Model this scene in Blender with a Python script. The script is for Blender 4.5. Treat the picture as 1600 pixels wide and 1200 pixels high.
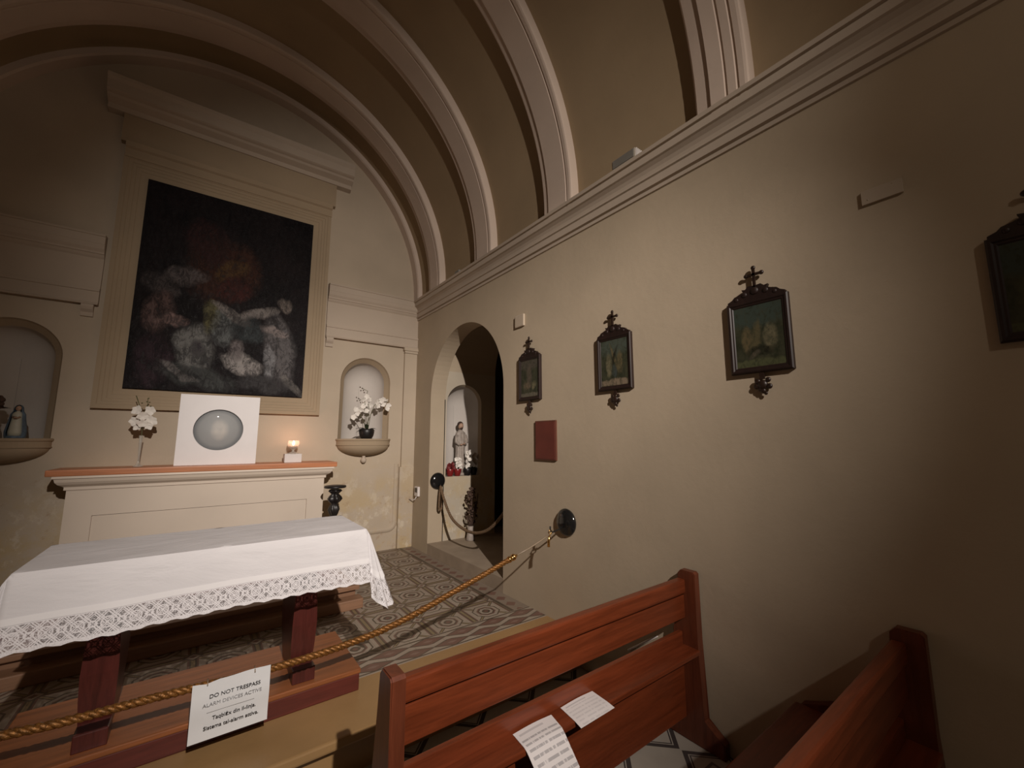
import bpy, bmesh, math, random
from mathutils import Vector, Matrix
R = math.radians
for o in list(bpy.data.objects): bpy.data.objects.remove(o)
SC = bpy.context.scene
COL = SC.collection
H = 1.54                                    # camera above nave floor

# ---------------------------------------------------------------- camera
cam_d = bpy.data.cameras.new('camera'); cam = bpy.data.objects.new('camera', cam_d); COL.objects.link(cam)
cam_d.sensor_fit = 'HORIZONTAL'; cam_d.sensor_width = 36.0; cam_d.lens = 36.0*645.265/1600.0
cam_d.clip_start = 0.02
yaw, pitch = R(36.618), R(7.691)
fw = Vector((math.sin(yaw)*math.cos(pitch), math.cos(yaw)*math.cos(pitch), math.sin(pitch)))
rt = Vector((math.cos(yaw), -math.sin(yaw), 0)); up = rt.cross(fw)
m = Matrix((rt, up, -fw)).transposed().to_4x4(); m.translation = Vector((0, 0, H)); cam.matrix_world = m
SC.camera = cam

# ---------------------------------------------------------------- world, lights, exposure
w = bpy.data.worlds.new('world'); SC.world = w; w.use_nodes = True
w.node_tree.nodes['Background'].inputs[0].default_value = (0.02, 0.02, 0.025, 1)
w.node_tree.nodes['Background'].inputs[1].default_value = 0.2
vs = SC.view_settings
vs.view_transform = 'Standard'; vs.look = 'None'; vs.gamma = 1.0; vs.use_curve_mapping = False
vs.exposure = 0.0

def lamp(name, kind, loc, energy, color, size=0.05, target=None, spot=None, blend=1.0):
    d = bpy.data.lights.new(name, kind); d.energy = energy; d.color = color
    d.shadow_soft_size = size
    if spot: d.spot_size = R(spot); d.spot_blend = blend
    o = bpy.data.objects.new(name, d); COL.objects.link(o); o.location = loc
    if target is not None:
        o.rotation_euler = (Vector(target)-Vector(loc)).to_track_quat('-Z', 'Y').to_euler()
    return o
LAMP = (0.05, -2.60, 3.95)                   # lamp high over the nave, behind the camera
lamp('nave_spotlight', 'SPOT', LAMP, 1330, (1.0, 0.90, 0.82), 0.035, target=(1.38, 3.75, 0.80), spot=48, blend=1.0)
lamp('nave_spotlight', 'SPOT', LAMP, 690, (1.0, 0.89, 0.79), 0.035, target=(1.42, 3.782, 2.726), spot=50, blend=1.0)  # second beam added at the same lamp to fit brightness higher up
lamp('nave_fill', 'POINT', LAMP, 38, (1.0, 0.86, 0.72), 0.05)  # added omni fill that lifts the right wall and the vault

# ---------------------------------------------------------------- node helpers
class N:
    """value node expressions"""
    def __init__(s, t, sock): s.t, s.s = t, sock
    def _m(s, op, b=None, c=None, rev=False):
        n = s.t.nodes.new('ShaderNodeMath'); n.operation = op
        args = [s, b, c]
        if rev: args = [b, s, c]
        for i, a in enumerate(args):
            if a is None: continue
            if isinstance(a, N): s.t.links.new(a.s, n.inputs[i])
            else: n.inputs[i].default_value = a
        return N(s.t, n.outputs[0])
    def __add__(s, b): return s._m('ADD', b)
    def __radd__(s, b): return s._m('ADD', b)
    def __sub__(s, b): return s._m('SUBTRACT', b)
    def __rsub__(s, b): return s._m('SUBTRACT', b, rev=True)
    def __mul__(s, b): return s._m('MULTIPLY', b)
    def __rmul__(s, b): return s._m('MULTIPLY', b)
    def __truediv__(s, b): return s._m('DIVIDE', b)
    def abs(s): return s._m('ABSOLUTE')
    def fract(s): return s._m('FRACT')
    def floor(s): return s._m('FLOOR')
    def sin(s): return s._m('SINE')
    def lt(s, b): return s._m('LESS_THAN', b)
    def gt(s, b): return s._m('GREATER_THAN', b)
    def max(s, b): return s._m('MAXIMUM', b)
    def min(s, b): return s._m('MINIMUM', b)
    def sqrt(s): return s._m('SQRT')
    def clamp(s): return s.max(0.0).min(1.0)

class M:
    def __init__(s, name, rough=0.6, metal=0.0, spec=0.5, base=(.8, .8, .8)):
        s.m = bpy.data.materials.new(name); s.m.use_nodes = True; s.t = s.m.node_tree
        s.b = s.t.nodes['Principled BSDF']
        s.b.inputs['Roughness'].default_value = rough; s.b.inputs['Metallic'].default_value = metal
        s.b.inputs['Specular IOR Level'].default_value = spec
        s.b.inputs['Base Color'].default_value = (*base, 1)
        s.tc = s.t.nodes.new('ShaderNodeTexCoord')
    def coords(s, kind='Object'):
        n = s.t.nodes.new('ShaderNodeSeparateXYZ'); s.t.links.new(s.tc.outputs[kind], n.inputs[0])
        return [N(s.t, n.outputs[i]) for i in range(3)]
    def noise(s, scale, detail=3, rough=.5, stretch=(1, 1, 1), kind='Object', vec=None, distort=0):
        mp = s.t.nodes.new('ShaderNodeMapping'); mp.inputs['Scale'].default_value = stretch
        s.t.links.new(vec or s.tc.outputs[kind], mp.inputs[0])
        n = s.t.nodes.new('ShaderNodeTexNoise'); n.inputs['Scale'].default_value = scale
        n.inputs['Detail'].default_value = detail; n.inputs['Roughness'].default_value = rough
        n.inputs['Distortion'].default_value = distort
        s.t.links.new(mp.outputs[0], n.inputs['Vector'])
        return N(s.t, n.outputs[0])
    def ramp(s, v, lo, hi):
        n = s.t.nodes.new('ShaderNodeMapRange'); n.inputs['From Min'].default_value = lo; n.inputs['From Max'].default_value = hi
        s.t.links.new(v.s, n.inputs[0]); return N(s.t, n.outputs[0])
    def mix(s, f, a, b):
        n = s.t.nodes.new('ShaderNodeMix'); n.data_type = 'RGBA'
        if isinstance(f, N): s.t.links.new(f.s, n.inputs[0])
        else: n.inputs[0].default_value = f
        for i, c in ((6, a), (7, b)):
            if isinstance(c, tuple): n.inputs[i].default_value = (*c, 1)
            else: s.t.links.new(c, n.inputs[i])
        return n.outputs[2]
    def color(s, sock): s.t.links.new(sock, s.b.inputs['Base Color'])
    def rough(s, v): s.t.links.new(v.s, s.b.inputs['Roughness'])
    def bump(s, v, strength=.3, dist=.005):
        n = s.t.nodes.new('ShaderNodeBump'); n.inputs['Strength'].default_value = strength
        n.inputs['Distance'].default_value = dist
        s.t.links.new(v.s, n.inputs['Height']); s.t.links.new(n.outputs[0], s.b.inputs['Normal'])

def simple(name, base, rough=.6, metal=0., spec=.5, var=.12, scale=8, bump=0., bscale=60, stretch=(1, 1, 1)):
    a = M(name, rough, metal, spec, base)
    d = tuple(c*(1-var) for c in base); e = tuple(min(1, c*(1+var)) for c in base)
    a.color(a.mix(a.ramp(a.noise(scale, 4, stretch=stretch), .3, .7), d, e))
    if bump: a.bump(a.noise(bscale, 3, stretch=stretch), bump, .004)
    return a.m

def plaster(name, base, stains=False):
    a = M(name, .85, 0, .2)
    d = tuple(c*.93 for c in base); e = tuple(c*1.04 for c in base)
    col = a.mix(a.ramp(a.noise(1.7, 5), .35, .65), d, e)
    if stains:
        x, y, z = a.coords()
        low = (1.0-a.ramp(z, .6, 1.45)).clamp()
        patch = a.ramp(a.noise(3.2, 8, .68), .46, .60).clamp()
        col = a.mix(patch*low*.8, col, (.50, .38, .21))
        low2 = (1.0-a.ramp(z, .9, 1.5)).clamp()
        sp = a.ramp(a.noise(9, 8, .75), .58, .66).clamp()
        col = a.mix(sp*low2*.55, col, (.36, .24, .15))
        pale = a.ramp(a.noise(5, 6, .7, stretch=(1.3, 1, 1)), .55, .62).clamp()
        col = a.mix(pale*low*.4, col, (.74, .68, .56))
    a.color(col)
    a.bump(a.noise(26, 6, .65)*.7+a.noise(4, 3)*.6, .22, .008)
    return a.m

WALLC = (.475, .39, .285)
MW = plaster('cream_plaster', WALLC)
MWS = plaster('stained_cream_plaster', (.50, .42, .325), True)
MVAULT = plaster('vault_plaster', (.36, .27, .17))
MTRIM = plaster('pale_moulding_paint', (.50, .42, .34))
MRIB = plaster('pale_rib_paint', (.62, .51, .43))
MSUR = plaster('ochre_moulding_paint', (.385, .30, .205))
MNICHE = plaster('pale_niche_paint', (.56, .52, .48))
MSTONE = simple('cream_step_stone', (.33, .20, .085), .45, var=.10, scale=3, bump=.15)
MSHADED = simple('plaster_darkened_for_shade', (.10, .075, .06), .9)  # plaster colour darkened to stand in for shade and hold down bounce
def wood(name, base, rough=.3, axis=0, var=.3):
    a = M(name, rough, 0, .5)
    st = [9, 9, 9]; st[axis] = .7
    g = a.noise(3.2, 6, .6, stretch=tuple(st), distort=.6)
    g2 = a.noise(14, 5, .6, stretch=tuple(st))
    d = tuple(c*(1-var) for c in base); e = tuple(c*(1+var) for c in base)
    a.color(a.mix(a.ramp(g*.7+g2*.3, .35, .65), d, e))
    a.bump(g2, .08, .002)
    return a.m
MBENCH = wood('reddish_bench_wood', (.155, .033, .011), .36)
MBENCHE = wood('reddish_bench_wood_upright', (.125, .032, .014), .38, 2)
MTABLE = wood('dark_red_table_wood', (.075, .016, .012), .35, 2)
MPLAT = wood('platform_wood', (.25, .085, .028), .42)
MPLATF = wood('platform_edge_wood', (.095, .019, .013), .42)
MBOARD = wood('orange_shelf_wood', (.52, .20, .085), .42, 0, .18)
MPRED = wood('pinkish_predella_wood', (.26, .14, .08), .55, 0, .15)
MBLACK = simple('black_carved_wood', (.012, .010, .010), .42, scale=30)
MFRAME = wood('dark_frame_wood', (.018, .008, .006), .5, 2, .3)
MCROSS = simple('dark_bronze', (.022, .011, .007), .4)
MKNOB = simple('black_enamel', (.012, .012, .012), .12, spec=.6)
MMANT = simple('cream_painted_wood', (.66, .57, .475), .5, var=.04, scale=2)
MWHITE = simple('white_paint', (.72, .68, .66), .4, var=.03)
MWCARD = simple('white_card', (.78, .755, .76), .45, var=.02)
MGOLD = simple('gold_rope_thread', (.24, .105, .026), .36, metal=.5, var=.45, scale=90, bump=.5, bscale=250)
MBRASS = simple('polished_brass', (.80, .50, .18), .2, metal=1.0, var=.05)
MCORD = simple('pale_clear_cord', (.26, .20, .14), .4)
MROPEB = simple('brown_hemp_rope', (.16, .10, .055), .8, var=.3, scale=60, bump=.5, bscale=120)
MPETAL = simple('white_petal', (.80, .76, .70), .6, var=.05, scale=30)
MLEAF = simple('dark_green_leaf', (.035, .045, .022), .5, var=.3, scale=12)
MSTEM = simple('green_brown_stem', (.10, .10, .04), .5)
MDRY = simple('dried_brown_flower', (.085, .05, .035), .9, var=.4, scale=40)
MPLATE = plaster('painted_cover_plate', (.47, .39, .30))
MPLAQUE = simple('red_brown_plaque', (.13, .028, .018), .6, var=.15)
MPLAQUEF = simple('red_brown_plaque_edge', (.11, .035, .02), .5)
MGREYBOX = simple('grey_plastic', (.20, .19, .17), .5)
MSTAT = simple('greyish_painted_statue', (.36, .31, .27), .55, var=.2, scale=25)
MHAIR = simple('dark_brown_paint', (.05, .028, .02), .6)
MSKIN = simple('statue_skin_paint', (.42, .27, .19), .55)
MBLUE = simple('blue_mantle_paint', (.10, .15, .21), .45, var=.3, scale=30)
MROBE = simple('cream_robe_paint', (.50, .49, .40), .5)
MREDPOT = simple('red_pot_glaze', (.22, .02, .02), .3)
MINK = simple('black_ink', (.03, .03, .035), .6)
MINKG = simple('grey_ink', (.22, .22, .23), .6)
def glassm(name, tint=(1, 1, 1), rough=.02):
    a = M(name, rough, 0, .5, tint); a.b.inputs['Transmission Weight'].default_value = 1.0
    a.b.inputs['IOR'].default_value = 1.45; return a.m
MGLASS = glassm('clear_glass', (.95, .95, .95))
def thin_glass(name):
    a = M(name, .03); tr = a.t.nodes.new('ShaderNodeBsdfTransparent'); gl = a.t.nodes.new('ShaderNodeBsdfGlossy')
    gl.inputs['Roughness'].default_value = .03; fr = a.t.nodes.new('ShaderNodeFresnel'); fr.inputs[0].default_value = 1.18; mx = a.t.nodes.new('ShaderNodeMixShader')
    a.t.links.new(fr.outputs[0], mx.inputs[0]); a.t.links.new(tr.outputs[0], mx.inputs[1]); a.t.links.new(gl.outputs[0], mx.inputs[2])
    a.t.links.new(mx.outputs[0], a.t.nodes['Material Output'].inputs[0]); return a.m
MPANE = thin_glass('thin_clear_glass')
def vase_glass():
    a = M('pale_vase_glass', .08, 0, .6, (.75, .70, .62)); tr = a.t.nodes.new('ShaderNodeBsdfTransparent'); mx = a.t.nodes.new('ShaderNodeMixShader')
    mx.inputs[0].default_value = .38; a.t.links.new(tr.outputs[0], mx.inputs[1]); a.t.links.new(a.b.outputs[0], mx.inputs[2])
    a.t.links.new(mx.outputs[0], a.t.nodes['Material Output'].inputs[0]); return a.m
MVASE = vase_glass()
def emit(name, c, s):
    a = M(name); a.b.inputs['Emission Color'].default_value = (*c, 1); a.b.inputs['Emission Strength'].default_value = s; return a.m
MFLAME = emit('candle_flame', (1, .55, .35), 14)
MWAX = simple('pale_wax', (.75, .62, .52), .4)

def cement_tiles():
    a = M('patterned_cement_tiles', .42, 0, .4)
    x, y, z = a.coords()
    P = .33
    u = ((x-1.712+10*P)/P).fract()-.5; v = ((y-2.70+10*P)/P).fract()-.5
    au, av = u.abs(), v.abs()
    d = au.max(av).max((au+av)*.7071)
    pale = (.37, .31, .25); mar = (.17, .085, .065); dk = (.075, .055, .038); gold = (.25, .19, .10)
    diag = (au-av).abs()
    col = a.mix(diag.lt(.05), pale, dk)                    # lattice between the octagons
    col = a.mix(diag.lt(.022), col, gold)
    edge = (0.5-au).min(.5-av)
    col = a.mix(edge.lt(.085), col, mar)
    col = a.mix(edge.lt(.058), col, dk)
    col = a.mix(edge.lt(.03), col, gold)
    dia = (.5-au)+(.5-av)
    col = a.mix(dia.lt(.17), col, dk)
    col = a.mix(dia.lt(.12), col, pale)
    col = a.mix(dia.lt(.06), col, mar)
    col = a.mix(d.lt(.315), col, dk)
    col = a.mix(d.lt(.285), col, pale)
    col = a.mix(d.lt(.215), col, mar)
    col = a.mix(d.lt(.185), col, dk)
    flower = (u*u+v*v).sqrt()
    col = a.mix(d.lt(.155), col, pale)
    col = a.mix((flower+(au*av*2.2)).lt(.105), col, dk)
    col = a.mix(flower.lt(.05), col, mar)
    # border of diamonds along the front edge and the walls
    yb = y-2.52
    row = (yb-.022)/.092
    rf = row.fract()-.5
    q = ((x/.26)+20.0+row.floor()*.5).fract()-.5
    dd = q.abs()*1.0+rf.abs()*.95
    bc = a.mix(dd.lt(.47), pale, mar)
    bc = a.mix((dd-.5).abs().lt(.05), bc, dk)
    bc = a.mix((q.abs()*1.0+rf.abs()*.95).lt(.15), bc, (.24, .15, .12))
    bc = a.mix(yb.lt(.022).max(yb.gt(.206)), bc, pale)
    bc = a.mix((yb-.018).abs().lt(.006).max((yb-.212).abs().lt(.007)), bc, dk)
    col = a.mix(yb.lt(.225), col, bc)
    xb = 2.2-x
    wb = a.mix((xb-.15).abs().lt(.014), (.25, .20, .155), dk)
    wb = a.mix((((y/.14).fract()-.5).abs()+(xb-.08).abs()*7).lt(.35), wb, mar)
    col = a.mix(xb.lt(.165)*yb.gt(.225), col, wb)
    grout = ((x/.2).fract()-.5).abs().gt(.492).max(((y/.2).fract()-.5).abs().gt(.492))
    col = a.mix(grout*.5, col, (.10, .08, .06))
    wear = a.ramp(a.noise(4, 6, .65), .3, .75)
    col = a.mix(wear*.45, col, (.20, .155, .115))
    a.color(col); a.rough(a.ramp(a.noise(3, 3), 0, 1)*.25+.33)
    return a.m
def nave_tiles():
    a = M('grey_and_white_cement_tiles', .45, 0, .4)
    x, y, z = a.coords()
    P = .36
    u = ((x-.07+10*P)/P).fract()-.5; v = ((y+.1+10*P)/P).fract()-.5
    au, av = u.abs(), v.abs()
    pale = (.44, .40, .35); dk = (.055, .045, .045); gr = (.14, .12, .125)
    s = au+av
    col = a.mix((s-.44).abs().lt(.045), pale, dk)
    col = a.mix((s-.36).abs().lt(.014), col, dk)
    col = a.mix(au.max(av).lt(.13), col, gr)
    col = a.mix(au.max(av).lt(.09), col, pale)
    col = a.mix(a.ramp(a.noise(5, 5), .3, .8)*.3, col, (.12, .10, .09))
    a.color(col); return a.m
MTILE = cement_tiles(); MNAVE = nave_tiles()
def rug():
    a = M('dark_red_patterned_runner', .9, 0, .1)
    x, y, z = a.coords()
    u = ((x/.16)+10.).fract()-.5; v = ((y/.16)+10.).fract()-.5
    s = u.abs()+v.abs()
    col = a.mix((s-.3).abs().lt(.07), (.16, .035, .03), (.30, .20, .15))
    col = a.mix(s.lt(.12), col, (.05, .03, .03)); a.color(col); return a.m
MRUG = rug()

def painting_mat(name, blobs, bg, bg2, warp=.16, seed=0., shine=.3, fine=14., bumpk=.3):
    """oil picture: soft strokes of colour, each blob an ellipse bent by noise. coords 0..1"""
    a = M(name, shine, 0, .35)
    x, y, z = a.coords('Generated')
    return a, x, y, z
def build_picture(name, horiz, blobs, bg, bg2, warp=.10, rough=.35, seed=1., flip=False, bump=.25, spec=.4, fine=.5):
    a = M(name, rough, 0, spec)
    c = a.coords('Generated')
    u = c[horiz]; v = c[2]
    if flip: u = 1.0-u
    off = a.t.nodes.new('ShaderNodeMapping'); off.inputs['Location'].default_value = (seed, seed*1.7, seed*.6)
    a.t.links.new(a.tc.outputs['Generated'], off.inputs[0])
    n1 = a.noise(5, 3, .5, vec=off.outputs[0]); n2 = a.noise(6, 3, .5, vec=off.outputs[0], stretch=(1.3, 1.1, .9))
    n3 = a.noise(11, 4, .55, vec=off.outputs[0], distort=.8)
    n4 = a.ramp(n3, .33, .66)
    n5 = a.ramp(a.noise(34, 7, .75, vec=off.outputs[0], distort=1.6, stretch=(1, 1, .8)), .40, .60).clamp()
    uu = u+(n1-.5)*warp*2; vv = v+(n2-.5)*warp*2
    col = a.mix(a.ramp(n1*.6+n3*.4, .35, .65), bg, bg2)
    for (cx, cy, rx, ry, ang, c_, st) in blobs:
        ca, sa = math.cos(R(ang)), math.sin(R(ang))
        du = uu-cx; dv = vv-cy
        p = (du*ca+dv*sa)/rx; q = (dv*ca-du*sa)/ry
        d = (p*p+q*q)
        f = ((1.3-d)*1.15).clamp()*st*(n4*1.1+.35)*(n5*fine+1.0-fine*.5)
        col = a.mix(f.clamp(), col, c_)
    a.color(col)
    a.bump(n3*.6+n5*.25, bump, .01)
    return a.m
_bl = (.062, .056, .060); _lt = (.21, .19, .18)
ALTARPIC = build_picture('dark_oil_painting', 0, [
    (.45, .62, .22, .16, 10, (.045, .018, .012), .8), (.50, .63, .10, .05, 20, (.09, .05, .02), .6),
    (.35, .75, .14, .10, -20, (.030, .012, .012), .8), (.52, .53, .09, .06, 0, (.055, .016, .014), .7),
    (.25, .56, .13, .045, 10, (.10, .085, .085), .8), (.12, .50, .10, .05, -20, (.06, .05, .05), .8),
    (.13, .36, .08, .10, 0, (.11, .07, .065), .7), (.20, .33, .08, .03, 10, (.22, .15, .14), .6),
    (.12, .14, .10, .12, 0, (.032, .018, .024), .8), (.33, .21, .11, .12, 20, (.17, .17, .165), .8),
    (.34, .21, .045, .05, 0, (.04, .035, .04), .8), (.40, .38, .05, .09, 0, (.12, .11, .055), .7),
    (.47, .33, .07, .10, 10, (.12, .13, .13), .8), (.53, .40, .13, .03, -25, (.21, .19, .18), .8),
    (.67, .42, .14, .03, 12, (.20, .18, .17), .8), (.62, .33, .11, .07, 0, (.035, .042, .045), .9),
    (.60, .15, .12, .055, -8, (.30, .28, .27), .9), (.56, .21, .05, .06, 0, (.15, .13, .13), .7),
    (.83, .24, .10, .19, 15, (.12, .112, .115), .9), (.79, .34, .09, .025, -10, (.26, .22, .21), .7),
    (.84, .50, .05, .04, 0, (.16, .135, .12), .9), (.76, .17, .035, .09, 10, (.21, .21, .22), .7),
    (.92, .07, .10, .025, -40, (.16, .15, .14), .7), (.35, .07, .22, .05, -10, (.045, .048, .047), .9),
    (.75, .06, .18, .05, 0, (.040, .038, .040), .9), (.25, .09, .12, .018, -25, (.17, .155, .15), .6)],
    (.004, .003, .004), (.012, .008, .009), warp=.045, rough=.45, seed=3.1, bump=.45, spec=.10, fine=1.35)
def station_mat(i, blobs, sky):
    return build_picture('small_religious_picture', 1, blobs, (.026, .030, .018), (.060, .060, .036), warp=.06,
                         rough=.25, seed=5.+i*2.3, flip=True, bump=.1)
TAN = (.12, .095, .05); DKG = (.018, .018, .012); PAL = (.17, .15, .09); SKY = (.045, .060, .048)
STP = [
    [(.5, .88, .7, .16, 0, (.09, .075, .06), .7), (.5, .55, .16, .35, 0, (.10, .08, .06), .8), (.35, .3, .2, .12, 0, (.16, .12, .08), .7), (.75, .3, .15, .1, 30, PAL, .7), (.5, .05, .7, .06, 0, (.13, .115, .085), 1)],
    [(.5, .85, .7, .2, 0, (.065, .078, .062), .9), (.5, .6, .05, .35, 25, TAN, .8), (.5, .6, .05, .3, -30, DKG, .8), (.3, .45, .12, .25, 0, PAL, .6), (.72, .5, .1, .25, 0, TAN, .7), (.5, .3, .1, .15, 0, (.05, .06, .055), .8), (.5, .07, .6, .08, 0, (.21, .16, .11), 1)],
    [(.5, .85, .8, .22, 0, SKY, 1), (.25, .45, .12, .22, 0, TAN, .8), (.45, .5, .10, .25, -10, (.10, .085, .045), .8), (.72, .45, .15, .22, 0, PAL, .6), (.5, .25, .3, .08, 0, DKG, .8), (.38, .20, .14, .05, 20, (.10, .085, .06), .7), (.5, .05, .8, .08, 0, (.085, .09, .045), 1)],
    [(.5, .82, .8, .25, 0, (.04, .055, .045), 1), (.3, .45, .2, .2, 0, (.06, .06, .03), .8), (.6, .35, .2, .3, 0, DKG, .8), (.5, .05, .8, .06, 0, (.07, .075, .04), 1)]]

# ---------------------------------------------------------------- mesh helpers (all coordinates world, z=0 nave floor)
class B:
    def __init__(s): s.bm = bmesh.new()
    def face(s, pts):
        vs_ = [s.bm.verts.new(p) for p in pts]
        try: return s.bm.faces.new(vs_)
        except ValueError: return None
    def box(s, x0, x1, y0, y1, z0, z1, bev=0, taper=None):
        r = bmesh.ops.create_cube(s.bm, size=1)
        vv = r['verts']
        for v in vv:
            tx = 1
            v.co = Vector(((x0+x1)/2+v.co.x*(x1-x0)*tx, (y0+y1)/2+v.co.y*(y1-y0), (z0+z1)/2+v.co.z*(z1-z0)))
        if bev:
            es = list({e for v in vv for e in v.link_edges})
            bmesh.ops.bevel(s.bm, geom=es, offset=bev, segments=2, affect='EDGES', profile=.6)
        return s
    def grid(s, rows, closed=False, smooth=True, closev=False):
        V = [[s.bm.verts.new(p) for p in r] for r in rows]
        n = len(V[0])
        for i in range(len(V)-1+(1 if closev else 0)):
            a, b = V[i], V[(i+1) % len(V)]
            for j in range(n if closed else n-1):
                k = (j+1) % n
                try: f = s.bm.faces.new((a[j], a[k], b[k], b[j])); f.smooth = smooth
                except ValueError: pass
        return V
    def cap(s, ring):
        try: s.bm.faces.new(ring)
        except ValueError: pass
    def tube(s, pts, r, n=8, caps=True, radii=None, smooth=True):
        pts = [Vector(p) for p in pts]; rows = []
        t0 = (pts[1]-pts[0]).normalized()
        nrm = t0.orthogonal().normalized()
        for i, p in enumerate(pts):
            t = (pts[min(i+1, len(pts)-1)]-pts[max(i-1, 0)]).normalized()
            nrm = (nrm-t*nrm.dot(t)).normalized(); bi = t.cross(nrm)
            rr = radii[i] if radii else r
            rows.append([p+(nrm*math.cos(2*math.pi*k/n)+bi*math.sin(2*math.pi*k/n))*rr for k in range(n)])
        V = s.grid(rows, closed=True, smooth=smooth)
        if caps: s.cap(V[0][::-1]); s.cap(V[-1])
        return s
    def lathe(s, prof, c, n=24, axis='Z', smooth=True, a0=0, a1=2*math.pi, sy=1.0, sx=1.0):
        full = abs(a1-a0-2*math.pi) < 1e-6; rows = []
        m_ = n if full else n+1
        for r_, h in prof:
            row = []
            for k in range(m_):
                a = a0+(a1-a0)*k/n
                d = (r_*math.cos(a)*sx, r_*math.sin(a)*sy)
                if axis == 'Z': p = (c[0]+d[0], c[1]+d[1], c[2]+h)
                elif axis == 'X': p = (c[0]+h, c[1]+d[0], c[2]+d[1])
                else: p = (c[0]+d[0], c[1]+h, c[2]+d[1])
                row.append(p)
            rows.append(row)
        V = s.grid(rows, closed=full, smooth=smooth)
        if full:
            if prof[0][0] > 1e-5: s.cap(V[0][::-1])
            if prof[-1][0] > 1e-5: s.cap(V[-1])
        return s
    def ball(s, c, r, sx=1, sy=1, sz=1, n=12):
        rr = bmesh.ops.create_uvsphere(s.bm, u_segments=n, v_segments=max(6, n//2+2), radius=r)
        for v in rr['verts']: v.co = Vector((c[0]+v.co.x*sx, c[1]+v.co.y*sy, c[2]+v.co.z*sz))
        for v in rr['verts']:
            for f in v.link_faces: f.smooth = True
        return s
    def sweep_closed(s, prof, frames, smooth=False, closed_prof=True, ends=True):
        """prof [(a,b)], frames list of (origin, A, B) vectors"""
        rows = [[Vector(o)+Vector(A)*a+Vector(Bv)*b for a, b in prof] for o, A, Bv in frames]
        V = s.grid(rows, closed=closed_prof, smooth=smooth)
        if ends: s.cap(V[0][::-1]); s.cap(V[-1])
        return s
    def prism(s, outline, to3, d0, d1):
        """outline 2D polygon extruded; to3(u,v,w)"""
        a = [s.bm.verts.new(to3(u, v, d0)) for u, v in outline]
        b = [s.bm.verts.new(to3(u, v, d1)) for u, v in outline]
        s.cap(a[::-1]); s.cap(b)
        n = len(a)
        for i in range(n): s.cap((a[i], a[(i+1) % n], b[(i+1) % n], b[i]))
        return s

WORLD = {}
def obj(name, b, mat, parent=None, recalc=True):
    bm = b.bm if isinstance(b, B) else b
    bmesh.ops.remove_doubles(bm, verts=bm.verts, dist=1e-5)
    if recalc: bmesh.ops.recalc_face_normals(bm, faces=bm.faces)
    off = Vector((0, 0, 0))
    if parent is not None: off = WORLD[parent.name]
    for v in bm.verts: v.co -= off
    me = bpy.data.meshes.new(name); bm.to_mesh(me); bm.free()
    o = bpy.data.objects.new(name, me); COL.objects.link(o); me.materials.append(mat)
    if parent is not None: o.parent = parent
    WORLD[o.name] = off
    return o
def thing(name, loc, label, cat, group=None):
    o = bpy.data.objects.new(name, None); COL.objects.link(o); o.location = loc; o.empty_display_size = .1
    o['label'] = label; o['category'] = cat
    if group: o['group'] = group
    WORLD[o.name] = Vector(loc); return o
def struct(name, b, mat, recalc=True):
    o = obj(name, b, mat, recalc=recalc); o['kind'] = 'structure'; return o
def tag(o, label, cat, group=None):
    o['label'] = label; o['category'] = cat
    if group: o['group'] = group
    return o

# ================================================================ SETTING
XR, XL, XC = 2.2, -1.96, .12
YA, YB = 5.1, -4.6
ZS = H-1.32                                 # sanctuary floor 0.22
ZV = H+1.87                                 # springing of the vault
ZC = H+1.82                                 # cornice top
RV, RR = 2.08, 2.0

def arched_wall(b, to3, u0, u1, v0, v1, holes, n=32):
    """flat wall with arched holes (uc, r, vbottom, vspring, open_to_floor)"""
    us = {u0, u1}
    for uc, r, vb, vsx in holes:
        for k in range(n+1): us.add(round(uc-r*math.cos(math.pi*k/n), 6))
    us = sorted(us)
    def top(u, h): return h[3]+math.sqrt(max(0, h[1]**2-(u-h[0])**2))
    for a, c in zip(us[:-1], us[1:]):
        mid = (a+c)/2; h = next((h for h in holes if abs(mid-h[0]) < h[1]), None)
        if h is None:
            b.face([to3(a, v0), to3(c, v0), to3(c, v1), to3(a, v1)])
        else:
            b.face([to3(a, top(a, h)), to3(c, top(c, h)), to3(c, v1), to3(a, v1)])
            if h[2] > v0+1e-4: b.face([to3(a, v0), to3(c, v0), to3(c, h[2]), to3(a, h[2])])
def outline(r, vb, vsx, n=28):
    pts = [(-r, vb)]+[(-r*math.cos(math.pi*k/n), vsx+r*math.sin(math.pi*k/n)) for k in range(n+1)]+[(r, vb)]
    return pts
# floors
b = B(); b.box(XL-.05, XR+.02, YB, 2.17, -.1, 0); struct('floor', b, MNAVE)
b = B(); b.box(XL-.05, XR+1.2, 2.52, YA+.1, -.1, ZS); struct('floor_2', b, MTILE)
b = B(); b.box(XL-.05, XR+.02, 2.17, 2.52, -.1, ZS-.001); b.box(XL-.05, XR+.02, 2.09, 2.525, ZS-.045, ZS, .01)
struct('trim_1', b, MSTONE)
# right wall with the passage arch
ARC = (3.857, .765, 0, H+.497)
b = B(); arched_wall(b, lambda u, v: (XR, u, v), YB, YA, -.1, ZV+.1, [ARC], 40); struct('wall_right', b, MW)
b = B(); b.face([(XL, YB, -.1), (XL, YA, -.1), (XL, YA, ZV+.1), (XL, YB, ZV+.1)]); struct('wall_left', b, MW)
b = B(); b.face([(XL-.1, YB, -.1), (XR+.1, YB, -.1), (XR+.1, YB, 6), (XL-.1, YB, 6)]); struct('wall_back', b, MSHADED)  # unseen wall, coloured dark to cut bounced light
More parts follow.
